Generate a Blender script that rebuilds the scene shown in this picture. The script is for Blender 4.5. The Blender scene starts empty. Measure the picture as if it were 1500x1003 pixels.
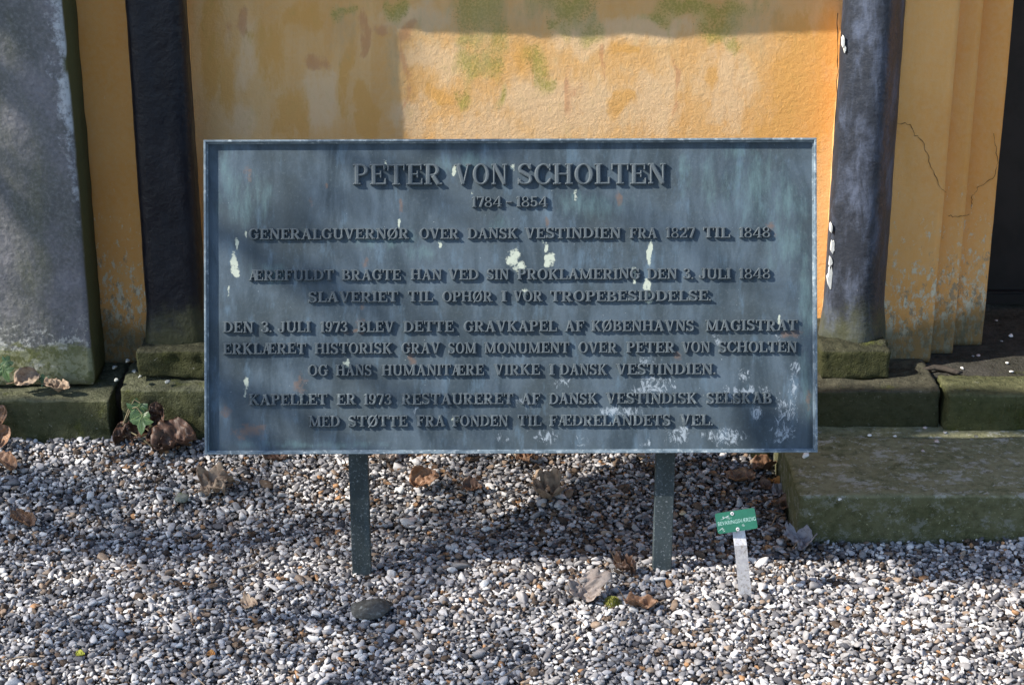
import bpy, bmesh, math, random
import numpy as np
from mathutils import Vector, Matrix, noise as mnoise
R = math.radians
random.seed(7); rng = np.random.default_rng(11)
scene = bpy.context.scene
COL = scene.collection

# ------------------------------------------------------------------ camera, sky, sun, exposure
CAM_H, PITCH, F = 1.57, R(20.6), 2750.0
cam_d = bpy.data.cameras.new('camera'); cam = bpy.data.objects.new('camera', cam_d); COL.objects.link(cam)
cam.location = (0, 0, CAM_H); cam.rotation_euler = (math.pi/2 - PITCH, 0, 0)
cam_d.sensor_width = 36; cam_d.lens = 36*F/1500; cam_d.clip_end = 500; cam_d.clip_start = .05
cam_d.dof.use_dof = False
scene.camera = cam
AZ, EL = R(73), R(39.5)
SUN = Vector((-math.cos(EL)*math.sin(AZ), -math.cos(EL)*math.cos(AZ), math.sin(EL)))
world = bpy.data.worlds.new("World"); scene.world = world; world.use_nodes = True
wn = world.node_tree; bg = wn.nodes['Background']
sky = wn.nodes.new('ShaderNodeTexSky'); sky.sky_type = 'NISHITA'; sky.sun_disc = False
sky.sun_elevation = EL; sky.sun_rotation = math.atan2(SUN.x, SUN.y)
sky.air_density = 1.0; sky.dust_density = .6; sky.ozone_density = 1.2
wn.links.new(sky.outputs[0], bg.inputs[0]); bg.inputs[1].default_value = 0.142
sl = bpy.data.lights.new('sun', 'SUN'); sl.energy = 5.0; sl.angle = R(0.53); sl.color = (1, .93, .82)
sun = bpy.data.objects.new('sun', sl); COL.objects.link(sun)
sun.rotation_euler = SUN.to_track_quat('Z', 'Y').to_euler(); sun.location = SUN*20
scene.view_settings.view_transform = 'Standard'; scene.view_settings.look = 'None'
scene.view_settings.exposure = 0.88; scene.view_settings.gamma = 1
scene.view_settings.use_curve_mapping = False

# ------------------------------------------------------------------ helpers
FW = Vector((0, math.cos(PITCH), -math.sin(PITCH))); UP = Vector((0, math.sin(PITCH), math.cos(PITCH)))
def ray(px, py): return Vector((1, 0, 0))*((px-750)/F) + UP*((501.5-py)/F) + FW
def on_z(px, py, z):
    d = ray(px, py); t = (z-CAM_H)/d.z; return Vector((d.x*t, d.y*t, z))
def on_y(px, py, y):
    d = ray(px, py); t = y/d.y; return Vector((d.x*t, y, CAM_H+d.z*t))
def proj(P):                      # world -> measured photo coordinates, to set stains where they were measured
    P = np.asarray(P, float); rel = P - np.array([0, 0, CAM_H])
    dep = rel@np.array(FW); return 750+F*rel[..., 0]/dep, 501.5-F*(rel@np.array(UP))/dep
def hsh(i, j, k, s=0):
    n = (i*374761393 + j*668265263 + k*2147483647 + s*1274126177) & 0xffffffff
    n = ((n ^ (n >> 13))*1274126177) & 0xffffffff
    return ((n ^ (n >> 16)) & 0xffff)/65535.0
def vnoise(p, s=0):
    p = np.asarray(p, float); f = np.floor(p).astype(np.int64); t = p-f; t = t*t*(3-2*t); r = 0
    for a in (0, 1):
        for b in (0, 1):
            for c in (0, 1):
                w = (t[..., 0] if a else 1-t[..., 0])*(t[..., 1] if b else 1-t[..., 1])*(t[..., 2] if c else 1-t[..., 2])
                r = r + w*hsh(f[..., 0]+a, f[..., 1]+b, f[..., 2]+c, s)
    return r
def fbm(p, sc=1., o=4, s=0):
    p = np.asarray(p, float)*sc; r = 0; a = .5; tot = 0
    for i in range(o):
        r = r+a*vnoise(p*(2.03**i)+i*17.3, s+i); tot += a; a *= .5
    return r/tot
def sst(a, b, x): t = np.clip((x-a)/(b-a), 0, 1); return t*t*(3-2*t)
def props(o, label=None, cat=None, group=None, kind=None):
    if label: o['label'] = label
    if cat: o['category'] = cat
    if group: o['group'] = group
    if kind: o['kind'] = kind
    return o
def link(name, me, mat=None, parent=None, smooth=False):
    o = bpy.data.objects.new(name, me); COL.objects.link(o)
    if mat and not me.materials: me.materials.append(mat)
    if parent: o.parent = parent
    if smooth: me.polygons.foreach_set('use_smooth', [True]*len(me.polygons))
    return o
def mesh(name, v, f):
    me = bpy.data.meshes.new(name); me.from_pydata([tuple(map(float, p)) for p in v], [], f); me.update(); return me
def empty(name, loc=(0, 0, 0)):
    o = bpy.data.objects.new(name, None); o.empty_display_size = .05; o.location = loc; COL.objects.link(o); return o
def bm_mesh(name, bm): me = bpy.data.meshes.new(name); bm.to_mesh(me); bm.free(); return me
def box_bm(bm, x0, x1, y0, y1, z0, z1, bev=0):
    r = bmesh.ops.create_cube(bm, size=1, matrix=Matrix.Translation(((x0+x1)/2, (y0+y1)/2, (z0+z1)/2)) @ Matrix.Diagonal((x1-x0, y1-y0, z1-z0, 1)))
    if bev:
        es = list({e for v in r['verts'] for e in v.link_edges}); bmesh.ops.bevel(bm, geom=es, offset=bev, segments=2, affect='EDGES')
def rough_box(name, x0, x1, y0, y1, z0, z1, cell=.012, r=.008, amp=.004, freq=25, seed=0, big=0.0):
    h = np.array([x1-x0, y1-y0, z1-z0])/2; c = np.array([x0+x1, y0+y1, z0+z1])/2
    n = np.clip(np.ceil(2*h/cell).astype(int), 2, 130)
    V = []; Fc = []; base = 0
    for ax in range(3):
        a, b = [(1, 2), (2, 0), (0, 1)][ax]
        ua = np.linspace(-h[a], h[a], n[a]+1); ub = np.linspace(-h[b], h[b], n[b]+1)
        A, B = np.meshgrid(ua, ub, indexing='ij')
        for sg in (-1, 1):
            P = np.zeros(A.shape+(3,)); P[..., a] = A; P[..., b] = B; P[..., ax] = sg*h[ax]
            V.append(P.reshape(-1, 3)); m = n[b]+1
            for i in range(n[a]):
                for j in range(n[b]):
                    q = [base+i*m+j, base+(i+1)*m+j, base+(i+1)*m+j+1, base+i*m+j+1]
                    Fc.append(q if sg > 0 else q[::-1])
            base += A.size
    V = np.concatenate(V); cl = np.clip(V, -h+r, h-r); d = V-cl
    L = np.linalg.norm(d, axis=1, keepdims=True); dn = d/np.maximum(L, 1e-9)
    W = cl+dn*r+c
    disp = (fbm(W, freq, 5, seed)-.5)*2*amp + (fbm(W, freq/4, 2, seed+9)-.5)*2*(amp*.8+big)
    W = W+dn*disp[:, None]
    bm = bmesh.new(); me = mesh(name, W, Fc); bm.from_mesh(me); bmesh.ops.remove_doubles(bm, verts=bm.verts, dist=1e-5)
    bm.to_mesh(me); bm.free(); return me
def attr(me, name, vals):
    a = me.attributes.new(name, 'FLOAT', 'POINT'); a.data.foreach_set('value', np.asarray(vals, np.float32).ravel())
def tube(bm, pts, rad, seg=8, cap=True):
    rings = []; pts = [Vector(p) for p in pts]
    for i, p in enumerate(pts):
        t = (pts[min(i+1, len(pts)-1)]-pts[max(i-1, 0)]).normalized()
        u = t.cross(Vector((.13, .31, .94))).normalized(); w = t.cross(u)
        rr = rad[i] if hasattr(rad, '__len__') else rad
        rings.append([bm.verts.new(p+(u*math.cos(2*math.pi*k/seg)+w*math.sin(2*math.pi*k/seg))*rr) for k in range(seg)])
    for a, b in zip(rings, rings[1:]):
        for k in range(seg): bm.faces.new((a[k], a[(k+1) % seg], b[(k+1) % seg], b[k]))
    if cap: bm.faces.new(rings[0][::-1]); bm.faces.new(rings[-1])

# ------------------------------------------------------------------ node material mini language
class Mt:
    def __init__(s, name, rough=.8, spec=.3, metal=0):
        s.m = bpy.data.materials.new(name); s.m.use_nodes = True; s.t = s.m.node_tree; s.b = s.t.nodes['Principled BSDF']
        s.b.inputs['Roughness'].default_value = rough; s.b.inputs['Specular IOR Level'].default_value = spec; s.b.inputs['Metallic'].default_value = metal
        s.tc = s.t.nodes.new('ShaderNodeTexCoord')
        g = s.t.nodes.new('ShaderNodeNewGeometry'); s.pos = g.outputs['Position']; s.nrm = g.outputs['Normal']
    def N(s, k, **kw):
        n = s.t.nodes.new(k)
        for a, b in kw.items(): setattr(n, a, b)
        return n
    def put(s, sock, v):
        if isinstance(v, bpy.types.NodeSocket): s.t.links.new(v, sock)
        elif isinstance(v, (tuple, list)) and len(v) == 3 and sock.type == 'RGBA': sock.default_value = (*v, 1)
        else: sock.default_value = v
    def map(s, sc=(1, 1, 1), loc=(0, 0, 0), src=None):
        n = s.N('ShaderNodeMapping'); s.put(n.inputs[0], src or s.pos); n.inputs['Scale'].default_value = sc; n.inputs['Location'].default_value = loc; return n.outputs[0]
    def noise(s, sc, det=4, rough=.55, vec=None, dist=0):
        n = s.N('ShaderNodeTexNoise'); s.put(n.inputs['Vector'], vec or s.pos)
        n.inputs['Scale'].default_value = sc; n.inputs['Detail'].default_value = det; n.inputs['Roughness'].default_value = rough; n.inputs['Distortion'].default_value = dist
        return n.outputs[0]
    def vor(s, sc, vec=None, out='Distance', feat='F1'):
        n = s.N('ShaderNodeTexVoronoi', feature=feat); s.put(n.inputs['Vector'], vec or s.pos); n.inputs['Scale'].default_value = sc; return n.outputs[out]
    def ramp(s, v, lo, hi, a=0., b=1.):
        n = s.N('ShaderNodeMapRange', interpolation_type='SMOOTHSTEP'); s.put(n.inputs[0], v)
        for i, q in enumerate((lo, hi, a, b)): n.inputs[i+1].default_value = q
        return n.outputs[0]
    def mth(s, op, a, b=0., clamp=False):
        n = s.N('ShaderNodeMath', operation=op, use_clamp=clamp); s.put(n.inputs[0], a); s.put(n.inputs[1], b); return n.outputs[0]
    def mix(s, f, a, b, mode='MIX'):
        n = s.N('ShaderNodeMix', data_type='RGBA', blend_type=mode); s.put(n.inputs[0], f); s.put(n.inputs[6], a); s.put(n.inputs[7], b); return n.outputs[2]
    def at(s, name): return s.N('ShaderNodeAttribute', attribute_name=name).outputs['Fac']
    def z(s): n = s.N('ShaderNodeSeparateXYZ'); s.put(n.inputs[0], s.pos); return n.outputs[2]
    def bump(s, h, st=.5, d=.01, prev=None):
        n = s.N('ShaderNodeBump'); s.put(n.inputs['Height'], h); n.inputs['Strength'].default_value = st; n.inputs['Distance'].default_value = d
        if prev: s.t.links.new(prev, n.inputs['Normal'])
        return n.outputs[0]
    def done(s, col=None, nrm=None, rough=None, metal=None):
        if col is not None: s.put(s.b.inputs['Base Color'], col)
        if nrm is not None: s.put(s.b.inputs['Normal'], nrm)
        if rough is not None: s.put(s.b.inputs['Roughness'], rough)
        if metal is not None: s.put(s.b.inputs['Metallic'], metal)
        return s.m

def mat_plaster(flake=0.):
    m = Mt('ochre_plaster', .9, .15)
    big = m.noise(3.5, 5, .6); vs = m.noise(1, 6, .65, m.map((14, 14, 2.2)), .6); fn = m.noise(90, 4, .7)
    c = m.mix(m.ramp(big, .35, .65), (.69, .39, .145) if not flake else (.66, .30, .075), (.71, .45, .21) if not flake else (.70, .365, .12))
    c = m.mix(m.ramp(vs, .4, .68, 0, .55), c, (.62, .31, .085))
    c = m.mix(m.ramp(fn, .3, .75, 0, .22), c, (.62, .45, .27))
    if not flake:
        wob = m.mth('ADD', m.mth('MULTIPLY', m.mth('SUBTRACT', m.noise(1, 8, .78, m.map((60, 60, 22))), .5), 2.0), m.mth('MULTIPLY', m.mth('SUBTRACT', m.noise(14, 5, .6), .5), 1.2))
        def mk(nm, lo, hi, top): return m.ramp(m.mth('ADD', m.at(nm), wob), lo, hi, 0, top)
        c = m.mix(mk('pale', .25, 1.0, .8), c, (.72, .50, .29))
        c = m.mix(mk('ochre', .22, .85, .8), c, (.65, .345, .10))
        c = m.mix(mk('rust', .35, .95, .6), c, (.50, .23, .11))
        gsp = m.ramp(m.mth('ADD', m.mth('MULTIPLY', m.at('green'), 1.0), m.mth('MULTIPLY', m.mth('SUBTRACT', m.noise(210, 3, .6), .5), 3.6)), .70, 1.05)
        c = m.mix(m.mth('MULTIPLY', gsp, .5), c, (.14, .14, .02))
        c = m.mix(mk('green', .0, 1.25, .7), c, (.37, .32, .075))
        c = m.mix(mk('grey', .3, 1.3, .4), c, (.45, .35, .21))
    else:
        zz = m.z(); low = m.ramp(zz, .66, .2); vlow = m.ramp(zz, .34, .17)
        fl = m.ramp(m.mth('ADD', m.mth('MULTIPLY', low, .17*flake), m.noise(75, 8, .8, m.map((1, 1, .5)))), .645, .72)
        fl2 = m.ramp(m.mth('ADD', m.mth('MULTIPLY', low, .19*flake), m.noise(55, 8, .8, m.map((1, 1, .6), (3, 7, 2)))), .71, .77)
        c = m.mix(fl, c, (.62, .55, .40)); c = m.mix(m.mth('MULTIPLY', fl2, .8), c, (.24, .21, .15))
        dirt = m.ramp(m.mth('ADD', vlow, m.mth('MULTIPLY', m.mth('SUBTRACT', m.noise(14, 5, .65), .5), 1.1)), .25, .85)
        c = m.mix(m.mth('MULTIPLY', dirt, .75), c, (.085, .082, .045))
        fn = m.mth('SUBTRACT', fn, m.mth('MULTIPLY', fl, .8))
    bmp = m.mth('ADD', m.noise(85, 8, .78), m.mth('MULTIPLY', m.noise(28, 3, .5), .25))
    n = m.bump(bmp, .6, .0058 if not flake else .0020); n = m.bump(fn, .5, .0015, n)
    return m.done(c, n)

def mat_black(sun_lift=1.):  # same black paint, lightened for the sunlit column and darkened for the shaded one
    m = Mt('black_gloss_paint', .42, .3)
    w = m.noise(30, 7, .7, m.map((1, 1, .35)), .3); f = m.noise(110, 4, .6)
    c = m.mix(m.ramp(w, .4, .72), (.005+.020*sun_lift, .006+.023*sun_lift, .011+.028*sun_lift), (.008+.066*sun_lift, .010+.082*sun_lift, .016+.122*sun_lift))
    chip = m.ramp(m.noise(75, 3, .7, m.map((1, 1, .45), (5, 1, 0))), .765, .785)
    c = m.mix(m.mth('MULTIPLY', chip, .6), c, (.35, .36, .36))
    zz = m.z(); low = m.ramp(m.mth('ADD', m.ramp(zz, .42, .2), m.mth('MULTIPLY', m.mth('SUBTRACT', m.noise(18, 6, .7), .5), 1.5)), .35, .95)
    c = m.mix(m.mth('MULTIPLY', low, .6), c, m.mix(m.noise(45, 6, .7), (.03, .032, .02), (.10, .105, .04)))
    rg = m.ramp(w, .3, .75, .34, .6)
    h = m.mth('ADD', m.noise(45, 4, .6), m.mth('MULTIPLY', f, .35))
    return m.done(c, m.bump(h, .7, .0040), rg)

def mat_stone(name, base, dark, moss=.5, lich_sun=.3, seed=0., moss_col=(.085, .095, .022)):
    m = Mt(name, .92, .15); P = m.map((1, 1, 1), (seed, seed*1.7, seed*.3))
    a = m.noise(9, 7, .68, P); b = m.noise(60, 6, .7, P); c0 = m.noise(260, 3, .6, P)
    c = m.mix(m.ramp(a, .35, .65), dark, base)
    c = m.mix(m.ramp(b, .35, .7, 0, .55), c, tuple(x*1.45 for x in base))
    c = m.mix(m.ramp(b, .5, .25, 0, .6), c, tuple(x*.45 for x in dark))
    mo = m.ramp(m.noise(13, 7, .72, m.map((1, 1, 1), (seed+4, 2, 1))), .72-.36*moss, .88-.36*moss)
    c = m.mix(m.mth('MULTIPLY', mo, .8), c, moss_col)
    li = m.ramp(m.noise(30, 8, .78, m.map((1, 1.25, 1.2), (seed, 9, 3))), .76-.2*lich_sun, .82-.2*lich_sun)
    c = m.mix(m.mth('MULTIPLY', li, .65), c, (.42, .43, .40))
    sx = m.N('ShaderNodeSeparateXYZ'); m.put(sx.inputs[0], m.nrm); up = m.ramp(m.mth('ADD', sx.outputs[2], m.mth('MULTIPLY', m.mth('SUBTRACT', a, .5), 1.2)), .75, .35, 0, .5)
    c = m.mix(up, c, tuple(x*.45 for x in moss_col))  # side faces darkened: dark moss, and the weaker sky light they get
    dots = m.ramp(m.noise(210, 2, .5, P), .68, .74, 0, .5); c = m.mix(dots, c, tuple(min(.6, x*2.6) for x in base))
    sun_fk = m.ramp(m.noise(58, 5, .65, m.map((1, 1.2, 1.3), (seed+1, 2, 8))), .645, .70, 0, .6*lich_sun); c = m.mix(m.mth('MINIMUM', sun_fk, .8), c, (.46, .46, .42))  # pale flecks: lichen and dappled sun, put into the stone colour
    h = m.mth('ADD', m.noise(70, 6, .7, P), m.mth('MULTIPLY', c0, .4))
    return m.done(c, m.bump(h, 1., .009))

def mat_render():
    m = Mt('grey_cement_render', .93, .15)
    a = m.noise(7, 7, .65); b = m.noise(1, 6, .6, m.map((11, 11, 3)), .4); f = m.noise(140, 4, .65)
    c = m.mix(m.ramp(a, .3, .7), (.10, .105, .102), (.175, .172, .19))
    c = m.mix(m.ramp(b, .45, .7, 0, .55), c, (.125, .13, .085))
    c = m.mix(m.ramp(f, .45, .7, 0, .35), c, (.27, .265, .265)); c = m.mix(m.ramp(f, .45, .3, 0, .5), c, (.09, .09, .08))
    e = m.ramp(m.mth('ADD', m.at('edge'), m.mth('MULTIPLY', m.mth('SUBTRACT', m.noise(35, 7, .75), .5), 2.2)), .45, .95)
    c = m.mix(m.mth('MULTIPLY', e, .75), c, (.50, .53, .56))
    zz = m.z(); lo = m.ramp(zz, .36, .17)
    wl = m.ramp(m.mth('ADD', m.mth('MULTIPLY', lo, .2), m.noise(80, 5, .7)), .62, .72)
    c = m.mix(m.mth('MULTIPLY', wl, lo), c, (.50, .50, .46))
    mo = m.ramp(m.mth('ADD', m.ramp(zz, .31, .2, 0, .55), m.noise(10, 6, .7, m.map((1, 1, 2)))), .85, 1.0)
    c = m.mix(m.mth('MULTIPLY', mo, .75), c, (.12, .13, .035))
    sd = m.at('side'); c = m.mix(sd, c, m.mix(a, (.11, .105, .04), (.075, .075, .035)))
    h = m.mth('ADD', m.noise(90, 5, .7), m.mth('MULTIPLY', m.vor(60), .5))
    return m.done(c, m.bump(h, .8, .0035))

def mat_bronze(post=False):
    m = Mt('patinated_bronze' if not post else 'dull_bronze_post', .66, .16, .0)
    oc = m.tc.outputs['Object'] if not post else m.pos
    vs = m.noise(1, 6, .65, m.map((18, 5, 5) if not post else (20, 20, 6), (0, 0, 0), oc), .5); bl = m.noise(6, 6, .65, m.map((1, 1, 1), (2, 3, 1), oc)); f = m.noise(170, 4, .7, oc)
    c = m.mix(m.ramp(vs, .33, .68), (.030, .045, .058), (.078, .108, .138))
    c = m.mix(m.ramp(bl, .4, .68, 0, .75), c, (.042, .055, .062))
    bl2 = m.noise(1, 7, .7, m.map((32, 9, 5), (5, 1, 0), oc))
    c = m.mix(m.ramp(bl2, .52, .70, 0, .55), c, (.10, .155, .21))
    c = m.mix(m.ramp(f, .5, .78, 0, .3), c, (.13, .16, .18))
    if not post:
        wob = m.mth('MULTIPLY', m.mth('SUBTRACT', m.noise(60, 7, .75, oc), .5), 1.7)
        stk = m.mth('MULTIPLY', m.mth('SUBTRACT', m.noise(1, 7, .72, m.map((60, 14, 9), (0, 0, 0), oc)), .5), 2.4)
        c = m.mix(m.ramp(m.mth('ADD', m.mth('MULTIPLY', m.at('verd'), .8), stk), .2, 1.3, 0, .6), c, (.12, .20, .21))
        c = m.mix(m.ramp(m.mth('ADD', m.at('rust'), m.mth('MULTIPLY', wob, 1.6)), .55, 1.2, 0, .55), c, (.16, .10, .07))
        sc = m.noise(1, 8, .8, m.map((75, 45, 60), (0, 0, 0), oc), 1.6)
        c = m.mix(m.ramp(m.mth('ADD', m.at('scuff'), m.mth('MULTIPLY', m.mth('SUBTRACT', sc, .5), 5.0)), 1.15, 1.7, 0, .7), c, (.34, .39, .44))
        c = m.mix(m.ramp(m.mth('ADD', m.at('white'), m.mth('MULTIPLY', wob, 1.6)), .5, .85, 0, .85), c, (.44, .48, .40))
    sp = m.ramp(m.noise(260, 2, .5, m.map((1, 1, 1), (9, 9, 9), oc)), .74, .80)
    c = m.mix(m.mth('MULTIPLY', sp, .7), c, (.40, .45, .47))
    if post: c = m.mix(.6, c, (.035, .042, .036)); c = m.mix(m.ramp(m.noise(220, 3, .7), .57, .68, 0, .55), c, (.26, .29, .31))
    return m.done(c, m.bump(m.mth('ADD', f, bl), .4, .0012), m.ramp(f, .3, .7, .58, .78))

def mat_simple(name, cols, sc=60, rough=.8, spec=.3, bump=.5, metal=0, bd=.001, trans=0):
    m = Mt(name, rough, spec, metal); oc = m.tc.outputs['Object']
    a = m.noise(sc, 5, .65, oc); c = m.mix(m.ramp(a, .35, .65), cols[0], cols[1])
    if len(cols) > 2: c = m.mix(m.ramp(m.noise(sc*2.3, 5, .7, m.map((1, 1, 1), (3, 1, 7), oc)), .52, .66), c, cols[2])
    return m.done(c, m.bump(m.noise(sc*3, 4, .6, oc), bump, bd))

def mat_gravel(inst=True):
    m = Mt('gravel_pebbles' if inst else 'gravel_ground', .82, .3)
    if inst:
        a = m.N('ShaderNodeAttribute', attribute_name='pcol', attribute_type='INSTANCER').outputs['Color']
        n = m.noise(150, 5, .7); c = m.mix(m.ramp(n, .35, .7), m.mix(.5, a, (0, 0, 0)), a); c = m.mix(.5, c, a)
        v = m.ramp(m.noise(320, 2, .5), .62, .72); c = m.mix(m.mth('MULTIPLY', v, .25), c, (.6, .58, .55))
        return m.done(c, m.bump(m.noise(420, 3, .6), .35, .0008))
    v = m.N('ShaderNodeTexVoronoi'); m.put(v.inputs['Vector'], m.pos); v.inputs['Scale'].default_value = 85
    sep = m.N('ShaderNodeSeparateColor'); m.put(sep.inputs[0], v.outputs['Color'])
    c = m.mix(sep.outputs[0], (.12, .11, .10), (.42, .41, .40)); c = m.mix(m.ramp(v.outputs['Distance'], .3, .62), c, (.03, .026, .022))
    far = m.ramp(m.mth('ABSOLUTE', m.z()), -1, 1)
    return m.done(c, m.bump(m.mth('SUBTRACT', 1., v.outputs['Distance']), .9, .01))

PL = mat_plaster(); PLF = mat_plaster(1.); BLK_SHADE = mat_black(.0); BLK_SUN = mat_black(1.); REN = mat_render(); BRZ = mat_bronze(); PST = mat_bronze(True)
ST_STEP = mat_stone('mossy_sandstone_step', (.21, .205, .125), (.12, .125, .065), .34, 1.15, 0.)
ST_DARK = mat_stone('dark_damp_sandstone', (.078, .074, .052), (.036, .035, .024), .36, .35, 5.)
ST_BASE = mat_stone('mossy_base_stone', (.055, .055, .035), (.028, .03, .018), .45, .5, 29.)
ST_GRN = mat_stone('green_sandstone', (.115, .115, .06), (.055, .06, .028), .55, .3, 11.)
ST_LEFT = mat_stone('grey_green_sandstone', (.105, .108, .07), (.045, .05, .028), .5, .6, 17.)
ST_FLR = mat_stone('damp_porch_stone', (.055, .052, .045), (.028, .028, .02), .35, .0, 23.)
SOIL = mat_simple('dark_soil', [(.022, .018, .014), (.05, .042, .034)], 30, .95, .1, 1, 0, .006)
DOORM = mat_simple('black_door_paint', [(.006, .006, .007), (.013, .012, .013)], 12, .5, .3, .4)

# ------------------------------------------------------------------ ground and gravel
def gz(x, y):
    x = np.asarray(x, float); y = np.asarray(y, float)
    P = np.stack([x, y, np.zeros_like(x)+.5], -1)
    return .055*sst(3.12, 3.46, y)*(1-sst(.35, .55, x)) + (fbm(P, 4.2, 3, 3)-.5)*.022*sst(.0, .4, np.abs(y-2.2)+.2)
def gzf(x, y): return float(gz(np.array([x]), np.array([y]))[0])
xs = np.unique(np.concatenate([np.linspace(-1.7, 1.7, 120), np.array([-60, -30, -12, -6, -3, 3, 6, 12, 30, 60.])]))
ys = np.unique(np.concatenate([np.linspace(1.9, 3.9, 80), np.array([-60, -30, -12, -6, -2, 0, 1, 6, 12, 30, 60.])]))
X, Y = np.meshgrid(xs, ys, indexing='ij'); Z = gz(X, Y)-.010
V = np.stack([X, Y, Z], -1).reshape(-1, 3); ny = len(ys)
Fg = [(i*ny+j, (i+1)*ny+j, (i+1)*ny+j+1, i*ny+j+1) for i in range(len(xs)-1) for j in range(ny-1)]
props(link('ground', mesh('ground', V, Fg), mat_gravel(False), smooth=True), kind='structure')

def pebble_mesh(i):
    bm = bmesh.new(); bmesh.ops.create_icosphere(bm, subdivisions=2, radius=1)
    cuts = [(Vector((rng.normal(), rng.normal(), rng.normal())).normalized(), rng.uniform(.38, .8)) for _ in range(7+i % 5)]
    for v in bm.verts:
        p = v.co.copy(); p *= 1+.28*mnoise.noise(p*1.1+Vector((i*7.1, 0, 0)))
        for n, d in cuts:
            e = p.dot(n)-d
            if e > 0: p -= n*e*.92
        v.co = p
    me = bm_mesh('pebble', bm); me.polygons.foreach_set('use_smooth', [True]*len(me.polygons)); return me
pcoll = bpy.data.collections.new('pebble_shapes')
GRV = mat_gravel()
for i in range(12):
    o = bpy.data.objects.new('pebble_shape', pebble_mesh(i)); o.data.materials.append(GRV); pcoll.objects.link(o)

def lay_gravel():
    g = .0016; x0, x1, y0, y1 = -1.45, 1.45, 2.2, 3.6
    nx, nyy = int((x1-x0)/g), int((y1-y0)/g)
    H = (gz(*np.meshgrid(x0+g*np.arange(nx), y0+g*np.arange(nyy), indexing='ij'))-.009).astype(np.float32)
    pts = []; sp = .0073
    for lay in range(2):
        gx, gy = np.meshgrid(np.arange(x0+.02, x1-.02, sp), np.arange(y0+.02, y1-.02, sp*.9), indexing='ij')
        p = np.stack([gx+rng.uniform(-.6, .6, gx.shape)*sp, gy+rng.uniform(-.6, .6, gx.shape)*sp], -1).reshape(-1, 2)
        rng.shuffle(p); pts.append(p)
    p = np.concatenate(pts); sd = .0045*np.exp(rng.normal(0, .30, len(p))); tiny = rng.random(len(p)) < .22; sd[tiny] *= .52; sd = np.clip(sd, .0018, .0115)
    keep = ~((p[:, 0] > .515) & (p[:, 1] > 3.12)) & (p[:, 1] < 3.47) & (p[:, 0] > x0+.03) & (p[:, 0] < x1-.03) & (p[:, 1] > y0+.03)
    p = p[keep]; sd = sd[keep]; n = len(p)
    asp = rng.uniform(.72, 1.0, n); fl = rng.uniform(.5, .85, n); elong = rng.uniform(1.0, 1.6, n)
    zc = np.zeros(n); disc = {}
    for k in range(2, 9):
        a = np.arange(-k, k+1); A, B = np.meshgrid(a, a, indexing='ij'); q = 1-(A*A+B*B)/(k+.3)**2; disc[k] = (q > 0, np.sqrt(np.clip(q, 0, 1)))
    ii = np.clip(((p[:, 0]-x0)/g).astype(int), 10, nx-11); jj = np.clip(((p[:, 1]-y0)/g).astype(int), 10, nyy-11)
    ks = np.clip(np.round(sd/g).astype(int), 2, 8); hz = sd*fl; ok = np.ones(n, bool)
    base = gz(p[:, 0], p[:, 1])
    for q in range(n):
        k = ks[q]; i = ii[q]; j = jj[q]; w = H[i-k:i+k+1, j-k:j+k+1]; m, s = disc[k]
        z = (w[m].mean()*.6+w[m].max()*.4)+hz[q]*.45
        if z > base[q]+.0085: ok[q] = False; continue
        zc[q] = z; np.maximum(w, np.where(m, z+hz[q]*s, -1), out=w)
    p, sd, asp, fl, elong, zc, n = p[ok], sd[ok], asp[ok], fl[ok], elong[ok], zc[ok], ok.sum()
    # pebble colours: pale flint, grey, brown, dark; more brown leaf dirt behind the sign
    brown_zone = sst(-.15, .1, p[:, 0])*sst(.75, .5, p[:, 0])*sst(2.98, 3.12, p[:, 1])*.15
    u = rng.random(n)-brown_zone; v = rng.random(n)
    pal = np.zeros((n, 4)); pal[:, 3] = 1
    def put(mask, c0, c1): pal[mask, :3] = np.array(c0)+(np.array(c1)-np.array(c0))*v[mask, None]
    put(u < .07, (.045, .032, .025), (.14, .10, .07)); put((u >= .07) & (u < .14), (.20, .14, .10), (.38, .30, .23))
    put((u >= .14) & (u < .27), (.05, .05, .058), (.14, .14, .155)); put((u >= .27) & (u < .60), (.19, .19, .20), (.36, .355, .36))
    put((u >= .60) & (u < .88), (.40, .40, .42), (.62, .62, .63)); put(u >= .88, (.66, .66, .65), (.82, .82, .81))
    pal[:, :3] *= np.array([.92, .89, .87]); or_ = rng.random(n) < .008; pal[or_, :3] = (.36, .20, .10)
    me = bpy.data.meshes.new('gravel'); me.from_pydata(np.column_stack([p, zc]).tolist(), [], [])
    a = me.attributes.new('pcol', 'FLOAT_COLOR', 'POINT'); a.data.foreach_set('color', pal.astype(np.float32).ravel())
    rot = np.column_stack([rng.normal(0, .35, n), rng.normal(0, .35, n), rng.uniform(0, 6.28, n)])
    scl = np.column_stack([sd*elong, sd*asp, sd*fl])*1.17
    for nm, d in (('prot', rot), ('pscl', scl)):
        a = me.attributes.new(nm, 'FLOAT_VECTOR', 'POINT'); a.data.foreach_set('vector', d.astype(np.float32).ravel())
    a = me.attributes.new('pidx', 'INT', 'POINT'); a.data.foreach_set('value', rng.integers(0, 12, n).astype(np.int32))
    o = link('gravel', me); props(o, 'pale grey and brown loose gravel covering the ground', 'gravel', kind='stuff')
    nt = bpy.data.node_groups.new('scatter_pebbles', 'GeometryNodeTree')
    nt.interface.new_socket('Geometry', in_out='INPUT', socket_type='NodeSocketGeometry'); nt.interface.new_socket('Geometry', in_out='OUTPUT', socket_type='NodeSocketGeometry')
    gi = nt.nodes.new('NodeGroupInput'); go = nt.nodes.new('NodeGroupOutput'); ip = nt.nodes.new('GeometryNodeInstanceOnPoints')
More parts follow.
